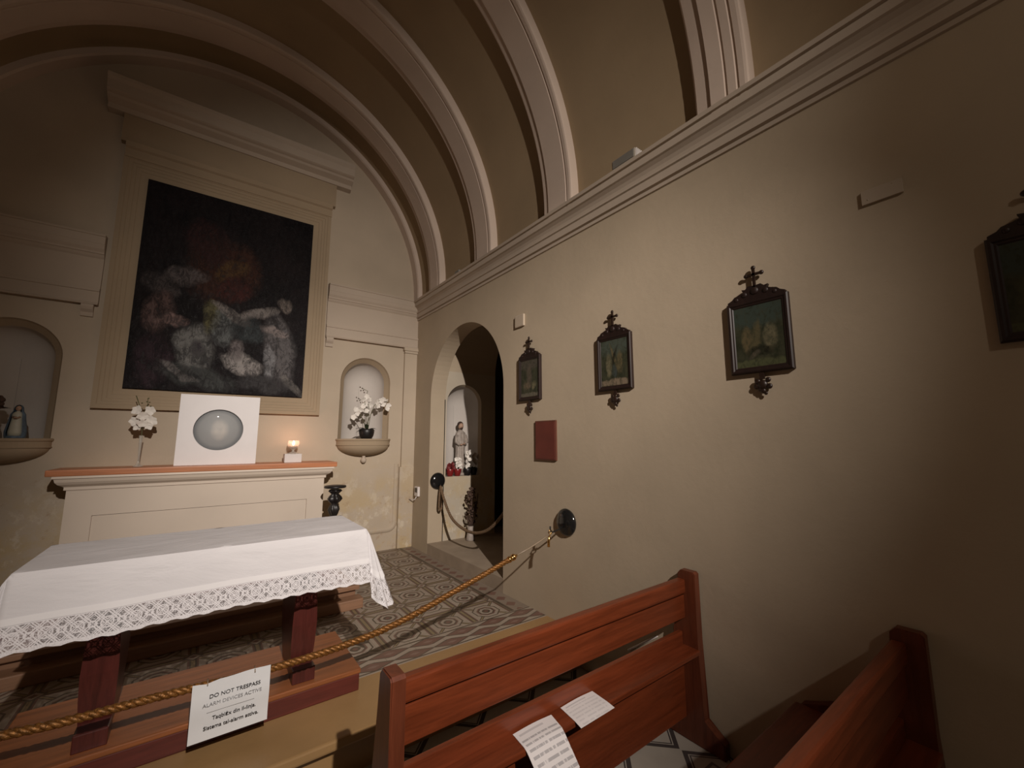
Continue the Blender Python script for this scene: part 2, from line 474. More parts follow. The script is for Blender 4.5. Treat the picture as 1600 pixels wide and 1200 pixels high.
# altar wall with two niches
NR, NL = 1.56, -1.32
b = B(); arched_wall(b, lambda u, v: (u, YA, v), XL, XR, -.1, 5.75, [(NL, .30, H, H+.70), (NR, .30, H, H+.70)], 28)
struct('wall_altar', b, MWS)
def niche_shell(cx, axis_to3, r_out, r_in, dch, vb, vsx, depth):
    b1 = B(); b1.grid([[axis_to3(cx+u, v, 0) for u, v in outline(r_out, vb, vsx)],
                       [axis_to3(cx+u, v, dch*.3) for u, v in outline((r_out*.8+r_in*.2), vb, vsx)],
                       [axis_to3(cx+u, v, dch) for u, v in outline(r_in, vb, vsx)]], smooth=False)
    b1.face([axis_to3(cx-r_out, vb, 0), axis_to3(cx+r_out, vb, 0), axis_to3(cx+r_in, vb, dch), axis_to3(cx-r_in, vb, dch)])
    b2 = B(); rows = []
    for k in range(11):
        a = math.pi/2*k/10; rr = max(r_in*math.cos(a), .0005)
        rows.append([axis_to3(cx+u, v, dch+depth*math.sin(a)) for u, v in outline(rr, vb, vsx)])
    b2.grid(rows, smooth=True)
    b2.face([r[0] for r in rows]+[r[-1] for r in rows[::-1]])
    return b1, b2
for i, cx in enumerate((NR, NL)):
    b1, b2 = niche_shell(cx, lambda u, v, w_: (u, YA+w_, v), .30, .245, .07, H, H+.70, .22)
    struct('trim_%d' % (2+i), b1, MSUR); struct('wall_niche_%d' % (1+i), b2, MNICHE, recalc=False)
# alcove behind the right wall arch
ZA = H-1.2; XA = 3.15; YN, YF = 3.092, 4.622
b = B(); b.box(XR+.001, 4.3, YN+.001, YF+.3, ZS-.05, ZA, .0); struct('floor_3', b, simple('worn_stone_floor', (.34, .27, .20), .7, scale=5, bump=.3))
XT = 2.40
b = B(); ol = [(3.857+u, v) for u, v in outline(.765, ZA-.12, H+.497, 40)]
b.grid([[(XR, u, v) for u, v in ol], [(XT, u, v) for u, v in ol]], smooth=False)
struct('wall_alcove_arch', b, MW)
b = B(); arched_wall(b, lambda u, v: (XT, u, v), YN-.02, YF+.02, ZA, H+1.62, [(3.857, .765, ZA, H+.497)], 40)
ol = [(3.857+u, v) for u, v in outline(.767, ZA, H+.85, 40)][1:-1]
b.grid([[(XT, u, v) for u, v in ol], [(XA, u, v) for u, v in ol]], smooth=False)
b.face([(XT, YN-.002, ZA), (XA, YN-.002, ZA), (XA, YN-.002, H+.85), (XT, YN-.002, H+.85)])
struct('wall_alcove_near', b, MW)
# the far jamb holds a little niche: cut by covering it with its own wall just in front
b = B(); arched_wall(b, lambda u, v: (u, YF-.0, v), XT-.01, XA, ZA, H+.86, [(2.675, .255, H-.45, H+.45)], 24)
struct('wall_alcove_far', b, plaster('pale_alcove_plaster', (.50, .44, .35), True))
b1, b2 = niche_shell(2.675, lambda u, v, w_: (u, YF+w_, v), .255, .235, .05, H-.45, H+.45, .24)
struct('trim_4', b1, MW); struct('wall_alcove_niche', b2, MNICHE, recalc=False)
# side room beyond, its darkness painted into the plaster colour
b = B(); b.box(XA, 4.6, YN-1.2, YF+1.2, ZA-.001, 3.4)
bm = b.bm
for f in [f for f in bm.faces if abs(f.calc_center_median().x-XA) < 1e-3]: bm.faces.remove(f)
struct('wall_side_room', b, MSHADED)
# vault
def arc_pts(r, y, n=64):
    p = [(XC+r, y, ZC)]+[(XC+r*math.cos(math.pi*k/n), y, ZV+r*math.sin(math.pi*k/n)) for k in range(n+1)]+[(XC-r, y, ZC)]
    return p
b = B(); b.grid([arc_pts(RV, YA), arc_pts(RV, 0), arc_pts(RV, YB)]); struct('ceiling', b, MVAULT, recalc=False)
def rib(y0, y1, k, fancy=False):
    W = y1-y0
    d = [(0, RV+.01), (0, RR+.012), (.006, RR+.004), (.018, RR), (.045, RR), (.050, RR+.008), (.058, RR+.008), (.063, RR)]
    if W < .2: d = [(0, RV+.01), (0, RR+.03), (.02, RR+.02), (W, RR+.02), (W, RV+.01)]
    elif fancy: d = d+[(.105, RR), (.11, RR+.008), (.118, RR+.008), (.123, RR), (W-.10, RR-.0), (W-.095, RR+.014), (W-.012, RR+.02), (W, RR+.03), (W, RV+.01)]
    else: d = d+[(W-.075, RR), (W-.070, RR+.012), (W-.012, RR+.014), (W, RR+.022), (W, RV+.01)]
    b = B(); rows = []
    n = 72
    for j in range(n+3):
        row = []
        for yy, r in d:
            if j == 0: row.append((XC+r, y0+yy, ZC-.05))
            elif j == n+2: row.append((XC-r, y0+yy, ZC-.05))
            else:
                a = math.pi*(j-1)/n; row.append((XC+r*math.cos(a), y0+yy, ZV+r*math.sin(a)))
        rows.append(row)
    b.grid(rows, smooth=False); struct('trim_%d' % k, b, MRIB)
for k, (y0, y1, fz) in enumerate([(4.96, 5.1, 0), (4.30, 4.63, 0), (3.20, 3.54, 0), (2.09, 2.43, 0), (.80, 1.10, 1), (-.35, -.02, 0), (-1.5, -1.2, 0), (-3.4, -3.07, 0)]):
    # the moulded (near) edge faces the nave: mirror the profile in y
    rib(y0, y1, 5+k, fz)
# cornices along both long walls
cp = [(0, 1.575), (.012, 1.578), (.014, 1.60), (.006, 1.605), (.026, 1.612), (.028, 1.662), (.040, 1.668), (.040, 1.680), (.030, 1.684),
      (.034, 1.705), (.045, 1.725), (.065, 1.742), (.072, 1.745), (.078, 1.748), (.082, 1.790), (.074, 1.793), (.094, 1.798), (.100, 1.82), (0, 1.83)]
for s, x0, k in ((-1, XR, 14), (1, XL, 15)):
    b = B(); b.sweep_closed([(p*s, z+H) for p, z in cp], [((x0, y, 0), (1, 0, 0), (0, 0, 1)) for y in (YB, YA)])
    struct('trim_%d' % k, b, MTRIM)

# ---- altar wall plasterwork: side entablatures, pilasters, painting surround, big cornice
def entabl(x0, x1, prof, front=YA):
    b = B(); b.sweep_closed([(-p, z+H) for p, z in prof], [((x, front, 0), (0, 1, 0), (0, 0, 1)) for x in (x0, x1)])
    return b
ep = [(0, 1.19), (.05, 1.19), (.055, 1.205), (.040, 1.21), (.040, 1.31), (.048, 1.315), (.048, 1.335), (.032, 1.34), (.028, 1.62), (.040, 1.635),
      (.050, 1.655), (.058, 1.66), (.058, 1.675), (.075, 1.70), (.085, 1.74), (.088, 1.745), (.088, 1.81), (.096, 1.815), (.096, 1.83), (0, 1.84)]
struct('trim_16', entabl(1.06, XR, ep), MTRIM)
struct('trim_17', entabl(XL, -.845, ep), MTRIM)
def pilaster(x0, x1, k, cap_only=False):
    b = B()
    if not cap_only: b.box(x0, x1, YA-.035, YA+.01, ZS, H+1.12, .006); b.box(x0-.02, x1+.0, YA-.045, YA+.01, ZS, H-.335, .01)
    b.box(x0-.005, x1+.005, YA-.05, YA+.01, H+1.12, H+1.15, .004); b.box(x0-.018, x1+.018, YA-.062, YA+.01, H+1.15, H+1.19, .006)
    struct('trim_%d' % k, b, MWS)
pilaster(2.03, XR, 18); pilaster(XL, -1.80, 19)
for k, x0 in ((20, 1.085), (21, -.93)):
    b = B(); b.sweep_closed([(-p, z+H) for p, z in [(0, 1.19), (.045, 1.19), (.05, 1.165), (.042, 1.145), (.02, 1.12), (.018, 1.085), (0, 1.08)]],
                            [((x, YA, 0), (0, 1, 0), (0, 0, 1)) for x in (x0-.02, x0+.06)]); struct('trim_%d' % k, b, MTRIM)
# low relief panel edge with a rounded corner right of the altar
path = [(1.985, H-.30)]+[(1.985, H-1.00)]+[(1.985-.09+.09*math.cos(a), H-1.0-.09*math.sin(a)) for a in [R(q) for q in (15, 30, 45, 60, 75, 90)]]+[(1.2, H-1.09)]
b = B(); rows = []
for i, (x, z) in enumerate(path):
    p0 = Vector(path[max(i-1, 0)]); p1 = Vector(path[min(i+1, len(path)-1)]); t = (p1-p0).normalized(); nn = Vector((-t.y, t.x))
    rows.append([(x+nn.x*a, YA-d, z+nn.y*a) for a, d in ((-.035, -.005), (-.03, .014), (-.01, .018), (.01, .016), (.025, .004), (.035, -.005))])
b.grid(rows, smooth=True); struct('trim_22', b, MWS)
# painting surround: stepped frame of plaster
PX0, PX1, PZ0, PZ1 = -.62, .853, H+.46, H+2.502
sp_ = [(0, .0), (0, .022), (.055, .024), (.062, .030), (.088, .031), (.095, .037), (.118, .038), (.124, .044), (.145, .045), (.152, .052), (.185, .053), (.19, .0)]
b = B()
def frame_loop(b, x0, x1, z0, z1, prof, y, top=True, outz=None):
    cor = [(x0, z0, -1, -1), (x1, z0, 1, -1), (x1, z1, 1, 1), (x0, z1, -1, 1)]
    rows = [[(cx+sx*a, y-d, cz+sz*a) for a, d in prof] for cx, cz, sx, sz in cor]
    b.grid(rows, closev=True, smooth=False)
frame_loop(b, PX0, PX1, PZ0, PZ1, sp_, YA)
struct('trim_23', b, MSUR)
uc = [(0, 2.55), (.078, 2.55), (.082, 2.62), (.09, 2.63), (.09, 2.74), (.11, 2.76), (.11, 2.80), (.06, 2.81), (.06, 3.08), (.08, 3.10), (.10, 3.14),
      (.15, 3.165), (.16, 3.17), (.165, 3.19), (.20, 3.20), (.215, 3.25), (.215, 3.30), (.235, 3.34), (.235, 3.37), (0, 3.40)]
b = B()
lo = [(0, 2.66), (.060, 2.66), (.066, 2.68), (.066, 2.74), (.085, 2.755), (.095, 2.80), (0, 2.805)]
b = entabl(-.80, 1.04, lo)
fr = [(0, 2.80), (.06, 2.805), (.06, 3.08), (.075, 3.09), (0, 3.1)]
bb = entabl(-.84, 1.075, fr)
co = [(0, 3.07), (.075, 3.08), (.09, 3.12), (.15, 3.15), (.165, 3.17), (.19, 3.18), (.205, 3.19), (.21, 3.27), (.23, 3.30), (.235, 3.33), (0, 3.36)]
b3 = entabl(-.955, 1.24, co)
struct('trim_24', b, MSUR); struct('trim_25', bb, MSUR); struct('trim_26', b3, MTRIM)

# ================================================================ THINGS ON THE ALTAR WALL
t = thing('altar_painting', ((PX0+PX1)/2, YA-.02, PZ0), 'large dark unframed oil painting of figures in cloud above the altar', 'painting')
b = B(); b.box(PX0+.003, PX1-.003, YA-.05, YA-.003, PZ0+.003, PZ1-.003, .004); obj('canvas', b, ALTARPIC, t)
# niche brackets
def bracket(cx, label):
    t = thing('niche_bracket', (cx, YA, H-.2), label, 'shelf', 'half-round brackets under the niches')
    b = B(); n = 28
    def half(prof):
        rows = []
        for r_, z in prof:
            rows.append([(cx+r_*math.cos(math.pi*k/n), YA+.0-r_*.66*math.sin(math.pi*k/n), H+z) for k in range(n+1)])
        return rows
    b.grid(half([(.001, .012), (.315, .012), (.322, .005), (.322, -.008), (.312, -.015), (.312, -.055), (.318, -.06), (.316, -.066)]), smooth=False)
    obj('shelf_rim', b, MSUR, t)
    b = B(); b.grid(half([(.306, -.06)]+[(.306*math.cos(R(a)), -.066-.125*math.sin(R(a))) for a in range(0, 86, 7)]+[(.02, -.192), (.001, -.192)])); obj('bowl', b, MSUR, t)
    b = B(); b.lathe([(.0, -.275), (.018, -.272), (.03, -.255), (.034, -.24), (.028, -.222), (.018, -.21), (.022, -.19), (.022, -.18)], (cx, YA-.035, H), 16)
    obj('drop_finial', b, MTRIM, t)
bracket(NR, 'half-round plaster bracket shelf under the right niche holding the potted orchid')
bracket(NL, 'half-round plaster bracket shelf under the left niche, cut by the photo edge')

def petals(b, c, r, rot, tilt, az, n=5, cup=.25):
    M_ = Matrix.Rotation(az, 4, 'Z') @ Matrix.Rotation(tilt, 4, 'X')
    for k in range(n):
        a = rot+2*math.pi*k/n; L = r*(1.0 if k % 2 else .85); Wd = r*.48
        dx, dz = math.cos(a), math.sin(a); rows = []
        for i in range(5):
            s_ = i/4; wd = Wd*math.sin(math.pi*min(.98, .12+.86*s_))**.7
            rr = L*s_; row = []
            for j in range(3):
                o_ = (j-1)*wd
                p = Vector((dx*rr-dz*o_, -cup*r*(s_**2)*1.0+abs(j-1)*r*.08, dz*rr+dx*o_))
                row.append(Vector(c)+M_ @ p)
            rows.append(row)
        b.grid(rows, smooth=True)
def leaf(b, base, direction, L, Wd, droop=.3, n=7):
    d = Vector(direction).normalized(); side = d.cross(Vector((0, 0, 1)))
    if side.length < .01: side = Vector((1, 0, 0))
    side.normalize(); upv = side.cross(d).normalized()
    top, bot = [], []
    for i in range(n):
        s_ = i/(n-1); wd = Wd*math.sin(math.pi*min(.995, .06+.93*s_))
        p = Vector(base)+d*L*s_-Vector((0, 0, 1))*droop*L*s_*s_
        top.append([p-side*wd+upv*wd*.25, p, p+side*wd+upv*wd*.25])
        bot.append([q-upv*.003 for q in top[-1]])
    b.grid(top); b.grid(bot)
random.seed(4)
# potted orchid in right niche
ox, oy, oz = 1.575, YA-.055, H+.012
t = thing('potted_orchid', (ox, oy, oz), 'white orchid in a round black pot inside the right niche', 'plant')
b = B(); b.lathe([(.052, 0), (.062, .004), (.080, .035), (.088, .075), (.086, .105), (.078, .118), (.072, .112), (.070, .095), (.0, .09)], (ox, oy, oz), 28); obj('pot', b, MBLACK, t)
b = B()
for az, L, el in ((150, .17, .5), (200, .12, .4), (30, .13, .55), (-30, .11, .3), (100, .15, .8), (170, .13, .2), (60, .1, .3)):
    leaf(b, (ox, oy, oz+.10), (math.cos(R(az)), -abs(math.sin(R(az)))*.4, el), L, .024, .4)
obj('leaf', b, MLEAF, t)
stems = [[(0, .1), (-.02, .3), (-.05, .45), (-.02, .57), (-.09, .60)], [(.01, .1), (.03, .28), (.07, .40), (.14, .47), (.24, .45)],
         [(-.01, .1), (-.05, .22), (-.10, .30), (-.16, .30)], [(.0, .1), (.01, .3), (0.0, .42), (.02, .5)]]
b = B()
for st in stems: b.tube([(ox+x, oy-.01-.05*(z-.1), oz+z) for x, z in st], .0035, 6)
obj('stem', b, MSTEM, t)
bl = [(-.03, .50), (-.07, .46), (-.04, .42), (.00, .47), (.02, .40), (.09, .44), (.12, .40), (.15, .46), (.18, .42), (.21, .46), (.24, .41), (.17, .48), (.22, .37), (-.09, .34), (-.13, .30), (-.15, .34), (-.06, .38), (-.17, .25), (-.03, .33)]
for x, z in bl:
    b = B(); petals(b, (ox+x, oy-.035+random.uniform(-.025, .02), oz+z), .037, random.random()*6, random.uniform(-.3, .5), random.uniform(-.6, .6)); obj('flower', b, MPETAL, t)
for x, z in [(-.10, .57), (-.085, .60), (-.07, .575), (-.06, .55), (-.11, .61)]:
    b = B(); b.ball((ox+x, oy-.03, oz+z), .008, n=8); obj('bud', b, MDRY, t)
# left niche: small statue and a vase
sx, sy, sz = -1.205, YA-.06, H+.012
t = thing('madonna_statuette', (sx, sy, sz), 'small standing statuette in a blue mantle inside the left niche', 'statue')
b = B(); b.lathe([(.055, 0), (.058, .006), (.054, .014), (.05, .018)], (sx, sy, sz), 20); obj('base', b, MBLUE, t)
b = B(); b.lathe([(.040, .018), (.043, .05), (.036, .11), (.031, .16), (.033, .19), (.024, .205), (.011, .213), (.010, .222)], (sx, sy-.004, sz), 20, sy=.8); obj('robe', b, MROBE, t)
b = B(); b.ball((sx, sy-.008, sz+.238), .017, sz=1.25, n=14); b.ball((sx, sy-.027, sz+.237), .0035, n=6); obj('head', b, MSKIN, t)
b = B(); b.tube([(sx-.02, sy-.03, sz+.17), (sx-.004, sy-.046, sz+.158), (sx, sy-.05, sz+.172)], .006, 6); b.tube([(sx+.02, sy-.03, sz+.17), (sx+.004, sy-.046, sz+.158), (sx, sy-.05, sz+.172)], .006, 6)
obj('hands', b, MSKIN, t)
b = B(); rows = []
for z, r_ in [(.012, .06), (.05, .062), (.10, .055), (.15, .047), (.19, .043), (.215, .030), (.245, .026), (.262, .017), (.268, .002)]:
    rows.append([(sx+r_*math.cos(a), sy+r_*.8*math.sin(a), sz+z) for a in [R(-48+276*k/20) for k in range(21)]])
b.grid(rows); obj('mantle', b, MBLUE, t)
vx, vy = -1.345, YA-.085
t = thing('flower_vase', (vx, vy, sz), 'pale vase of dried brown flowers beside the blue statuette', 'vase')
b = B(); b.lathe([(.035, 0), (.05, .03), (.056, .09), (.048, .15), (.034, .19), (.040, .215), (.036, .21), (.03, .19), (.0, .18)], (vx, vy, sz), 22); obj('vase_body', b, MNICHE, t)
b = B()
for k in range(26):
    a = random.random()*6.28; rr = random.uniform(.02, .075)
    b.ball((vx+rr*math.cos(a), vy+rr*.6*math.sin(a)-.01, sz+.24+random.uniform(0, .08)), random.uniform(.012, .022), n=6)
for k in range(9): leaf(b, (vx, vy, sz+.21), (math.cos(k*.7), math.sin(k*.7)*.5, .7), .13, .012, .4)
obj('dried_flowers', b, MDRY, t)['kind'] = 'stuff'

# ================================================================ REAR ALTAR
ax0, ax1 = -.83, 1.07
t = thing('rear_altar', (XC, 4.9, ZS), 'cream panelled altar with orange wooden shelf top against the end wall', 'altar')
b = B(); b.box(-.945, 1.175, 4.70, YA-.001, H-.283, H-.233, .008); obj('shelf_board', b, MBOARD, t)
b = B()
cr = [(0, -.40), (.0, -.283), (-.075, -.283), (-.078, -.300), (-.066, -.306), (-.06, -.33), (-.045, -.35), (-.02, -.366), (-.014, -.372), (-.014, -.395), (0, -.40)]
rows = []
for (x, y, mx, my) in ((ax0, YA-.001, -1, 0), (ax0, 4.78, -1, -1), (ax1, 4.78, 1, -1), (ax1, YA-.001, 1, 0)):
    rows.append([(x-mx*a, y-my*a, H+z) for a, z in cr])
b.grid(rows, smooth=False); obj('moulding', b, MMANT, t)
b = B(); Yf = 4.78
px0, px1, pz0, pz1 = -.668, .913, ZS+.12, H-.605
b.box(ax0, ax1, Yf+.02, YA-.002, ZS, H-.29)
# frame of the front with recessed panel
for q in ((ax0, px0, ZS, H-.29), (px1, ax1, ZS, H-.29), (px0, px1, pz1, H-.29), (px0, px1, ZS, ZS+.30)):
    b.box(q[0], q[1], Yf, Yf+.021, q[2], q[3])
ab = obj('altar_body', b, MMANT, t)
b = B(); b.box(px0+.004, px1-.004, Yf+.010, Yf+.021, ZS+.30, pz1-.004); obj('front_panel', b, MMANT, ab)
# predella
t = thing('predella', (XC, 4.1, ZS), 'low wooden step platform with patterned red covering before the cream altar', 'step')
b = B(); b.box(-1.0, 1.10, 3.62, 4.20, ZS, ZS+.15, .004); b.box(-1.04, 1.13, 3.50, 3.62, ZS, ZS+.075, .008); b.box(-1.02, 1.12, 3.58, 3.66, ZS+.12, ZS+.153, .006); obj('step_board', b, MPRED, t)
b = B(); b.box(-.95, 1.05, 3.68, 4.18, ZS+.15, ZS+.156); obj('covering', b, MRUG, t)

# objects on the shelf
ZT = H-.233
t = thing('relic_board', (.12, 4.93, ZT), 'upright white square board with a round glazed opening on the altar shelf', 'display board')
bx0, bx1, bz0, bz1 = -.192, .442, ZT, H+.425
cx, cz, cr_ = .120, H+.095, .197
b = B(); n = 64
def sq(a):
    c_, s_ = math.cos(a), math.sin(a); k = 1/max(abs(c_), abs(s_))
    return c_*k, s_*k
inner = [(cx+cr_*math.cos(2*math.pi*k/n), cz+cr_*.985*math.sin(2*math.pi*k/n)) for k in range(n)]
outer = []
for k in range(n):
    c_, s_ = sq(2*math.pi*k/n)
    outer.append((cx+(c_*(bx1-cx) if c_ > 0 else c_*(cx-bx0)), cz+(s_*(bz1-cz) if s_ > 0 else s_*(cz-bz0))))
def lean(x, y, z): return (x, y+(z-bz0)*.03, z)
yf, yb_ = 4.885, 4.925
b.grid([[lean(x, yb_, z) for x, z in inner], [lean(x, yf+.004, z) for x, z in inner],
        [lean(cx+(x-cx)*1.012, yf, cz+(z-cz)*1.012) for x, z in inner], [lean(x, yf, z) for x, z in outer],
        [lean(x, yb_, z) for x, z in outer]], closed=True, smooth=False)
obj('board', b, MWCARD, t)
a = M('grey_relic_picture', .6, 0, .2)
gx, gy, gz = a.coords('Generated')
d1 = ((gx-.52)*(gx-.52)*5+(gz-.50)*(gz-.50)*2.6)
cc = a.mix((1.2-d1*6).clamp()*(a.noise(6, 4, kind='Generated')*1.2), (.40, .41, .415), (.66, .62, .57))
cc = a.mix(a.ramp(((gx-.5)*(gx-.5)+(gz-.5)*(gz-.5)).sqrt(), .38, .5).clamp()*.6, cc, (.09, .10, .115))
a.color(cc); RELIC = a.m
b = B(); b.lathe([(0, 0), (cr_+.004, 0), (cr_+.004, .008), (0, .008)], (cx, yb_-.012+.016, cz), 48, axis='Y'); obj('picture', b, RELIC, t)
b = B(); b.lathe([(cr_*math.sin(R(q)), -.028*math.cos(R(q))+.0) for q in range(0, 91, 9)], (cx, yf+.022, cz), 48, axis='Y'); obj('glass', b, MPANE, t)

# vase with single orchid stem
fx, fy = -.435, 4.90
t = thing('orchid_vase', (fx, fy, ZT), 'slender clear glass vase with white orchid stem left of the white board', 'vase')
b = B(); b.lathe([(.035, 0), (.036, .006), (.02, .012), (.010, .04), (.009, .10), (.012, .20), (.016, .27), (.014, .27), (.010, .20), (.007, .10), (.0, .05)], (fx, fy, ZT), 24); obj('glass_vase', b, MVASE, t)
b = B(); b.tube([(fx, fy, ZT+.05), (fx+.004, fy, ZT+.25), (fx-.006, fy-.005, ZT+.42), (fx-.03, fy, ZT+.52), (fx-.065, fy, ZT+.62)], .0035, 6)
b.tube([(fx-.01, fy, ZT+.45), (fx+.02, fy-.01, ZT+.55), (fx+.015, fy-.01, ZT+.60)], .0025, 6); b.tube([(fx, fy, ZT+.45), (fx+.03, fy, ZT+.52)], .0025, 6); obj('stem', b, MSTEM, t)
for x, z in ((.02, .60), (.012, .57), (.04, .53), (-.02, .555), (.03, .565)):
    b = B(); b.ball((fx+x, fy-.01, ZT+z), .006, n=8); obj('bud', b, MSTEM, t)
for i, (x, z, r_) in enumerate([(-.045, .49, .045), (.045, .49, .045), (0, .44, .048), (-.055, .395, .045), (.06, .40, .048), (.0, .375, .042), (-.03, .35, .04), (.045, .355, .038)]):
    b = B(); petals(b, (fx+x, fy-.03-.012*(i % 3), ZT+z), r_, i*1.1, .1*(i % 3), .3*((i % 3)-1)); obj('flower', b, MPETAL, t)

# candle
kx, ky = .775, 4.90
t = thing('candle_holder', (kx, ky, ZT), 'white block candle stand with lit glass candle bowl on the altar shelf', 'candle')
b = B(); b.box(kx-.082, kx+.078, ky-.05, ky+.05, ZT, ZT+.088, .004); obj('block', b, MWHITE, t)
b = B(); b.lathe([(.058, .088), (.06, .092), (.04, .10), (.014, .112), (.012, .125), (.03, .14), (.05, .165), (.056, .195), (.052, .225), (.050, .225), (.053, .195), (.047, .168), (.02, .145), (0, .14)], (kx, ky, ZT), 28); gb = obj('glass_bowl', b, MVASE, t)
b = B(); b.lathe([(0, .146), (.022, .148), (.040, .165), (.038, .172), (0, .172)], (kx, ky, ZT), 20); obj('wax', b, MWAX, gb)
b = B(); b.lathe([(0, .174), (.009, .180), (.013, .192), (.008, .208), (0, .226)], (kx, ky, ZT), 12); obj('flame', b, MFLAME, gb)
lamp('candle_light', 'POINT', (kx, ky-.01, ZT+.245), .9, (1, .55, .38), .012)

# black carved stand right of the altar
px, py = 1.105, 4.45
t = thing('carved_stand', (px, py, ZS), 'black carved wooden pedestal stand at the right end of the rear altar', 'stand')
b = B(); b.lathe([(0, 0), (.10, 0), (.105, .008), (.10, .02), (.05, .026), (0, .028)], (px, py, H-.475), 30); obj('stand_top', b, MBLACK, t)
pr = [(.05, -.49), (.06, -.505), (.045, -.52), (.032, -.535), (.055, -.56), (.066, -.585), (.050, -.61), (.028, -.63), (.045, -.66), (.052, -.69), (.040, -.72), (.028, -.745), (.033, -.80), (.042, -.86), (.030, -.93), (.045, -.97), (.05, -1.0)]
b = B(); rows = []
for r_, z in pr: rows.append([(px+r_*(1+.14*math.sin(5*a+z*18))*math.cos(a), py+r_*(1+.14*math.sin(5*a+z*18))*math.sin(a), H+z) for a in [2*math.pi*k/36 for k in range(36)]])
V = b.grid(rows, closed=True); b.cap(V[0]); b.cap(V[-1]); obj('column', b, MBLACK, t)
for k in range(3):
    a = 2*math.pi*k/3+.5; c_, s_ = math.cos(a), math.sin(a)
    b = B(); b.tube([(px+c_*q, py+s_*q, z) for q, z in ((.02, H-.98), (.07, H-1.0), (.10, H-1.08), (.11, H-1.22), (.14, ZS+.012))], .018, 8, radii=[.02, .022, .018, .014, .012]); obj('leg', b, MBLACK, t)

# ================================================================ FRONT ALTAR TABLE
tx0, tx1, ty0, ty1, tz = -.505, .74, 2.295, 2.80, H-.475
t = thing('altar_table', (XC, 2.55, ZS+.11), 'dark red wooden altar table on slab legs under white cloth', 'table')
b = B(); b.box(tx0, tx1, ty0, ty1, tz-.045, tz, .006); obj('tabletop', b, MTABLE, t)
b = B(); b.box(tx0+.12, tx1-.12, ty0+.10, ty1-.06, tz-.13, tz-.045, .004); obj('apron', b, MTABLE, t)
for cxl in (-.262, .505):
    b = B(); rows = []
    pf = [(0.0, .046, .13), (.06, .05, .14), (.16, .056, .155), (.26, .058, .17), (.36, .054, .17), (.50, .046, .165), (.62, .042, .16)]
    z0 = ZS+.11+.0
    for z, hx, hy in pf: rows.append([(cxl+sx_*hx, 2.655+sy_*hy, z0+z) for sx_, sy_ in ((-1, -1), (1, -1), (1, 1), (-1, 1))])
    V = b.grid(rows, closed=True, smooth=False); b.cap(V[0]); b.cap(V[-1]); lg = obj('leg', b, MTABLE, t)
    b = B(); b.box(cxl-.052, cxl+.052, 2.44, 2.53, ZS+.11, ZS+.175, .004); obj('foot', b, MTABLE, lg)
# platform under the table
b = B(); b.box(-.56, .775, 2.41, 2.94, ZS, ZS+.085, .006)
t = thing('table_platform', (XC, 2.67, ZS), 'low red-brown wooden platform under the cloth-covered altar table', 'platform')
obj('platform_side', b, MPLATF, t)
b = B(); b.box(-.565, .78, 2.405, 2.945, ZS+.085, ZS+.110, .006); obj('platform_top', b, MPLAT, t)

# tablecloth: top, hanging cloth, lace border
def lace():
    a = M('white_lace', .7, 0, .2, (.76, .74, .76))
    uvn = a.t.nodes.new('ShaderNodeUVMap'); uvn.uv_map = 'lace'
    sp = a.t.nodes.new('ShaderNodeSeparateXYZ'); a.t.links.new(uvn.outputs[0], sp.inputs[0])
    u = N(a.t, sp.outputs[0]); v = N(a.t, sp.outputs[1])   # u metres along hem, v 0 top .. 1 bottom
    P = .080
    fu = (u/P+50).fract()-.5; fv = v-.47
    dia = (fu.abs()*2-1+fv.abs()*2.2).abs()            # zigzag
    dia2 = (fu.abs()*2-fv.abs()*2.2).abs()
    rose = (fu*fu*4.6+fv*fv*5.5).sqrt()
    solid = (dia-.12).abs().lt(.07).max(dia2.lt(.07)).max((dia2-.2).abs().lt(.05)).max((rose-.46).abs().lt(.06)).max(rose.lt(.13))
    rose2 = (((u/P+50.5).fract()-.5)*((u/P+50.5).fract()-.5)*5+fv*fv*9).sqrt()
    solid = solid.max((rose2-.30).abs().lt(.08)).max(v.lt(.05)).max(v.gt(.86))
    solid = solid.max(((u/.012+50).fract().lt(.35)*((v/.09).fract().lt(.35)))*.6)
    mesh_ = a.ramp(a.noise(240, 1), .45, .55).clamp()
    f = (solid*.62+mesh_*.30+.22).clamp()
    tr = a.t.nodes.new('ShaderNodeBsdfTransparent'); mx = a.t.nodes.new('ShaderNodeMixShader')
    a.t.links.new(f.s, mx.inputs[0]); a.t.links.new(tr.outputs[0], mx.inputs[1]); a.t.links.new(a.b.outputs[0], mx.inputs[2])
    out = a.t.nodes['Material Output']; a.t.links.new(mx.outputs[0], out.inputs[0])
    return a.m
a = M('white_cotton_cloth', .8, 0, .15)
a.color(a.mix(a.ramp(a.noise(3, 4), .3, .7), (.64, .625, .64), (.70, .685, .70)))
a.bump(a.noise(5, 5, .55, stretch=(.5, 1, 1.6), distort=.8)*1.0+a.noise(300, 2)*.02, .55, .02)
MCLOTH = a.m; MLACE = lace()
tc = thing('tablecloth', (XC, 2.55, tz), 'white cloth with lace border draped over the altar table', 'tablecloth')
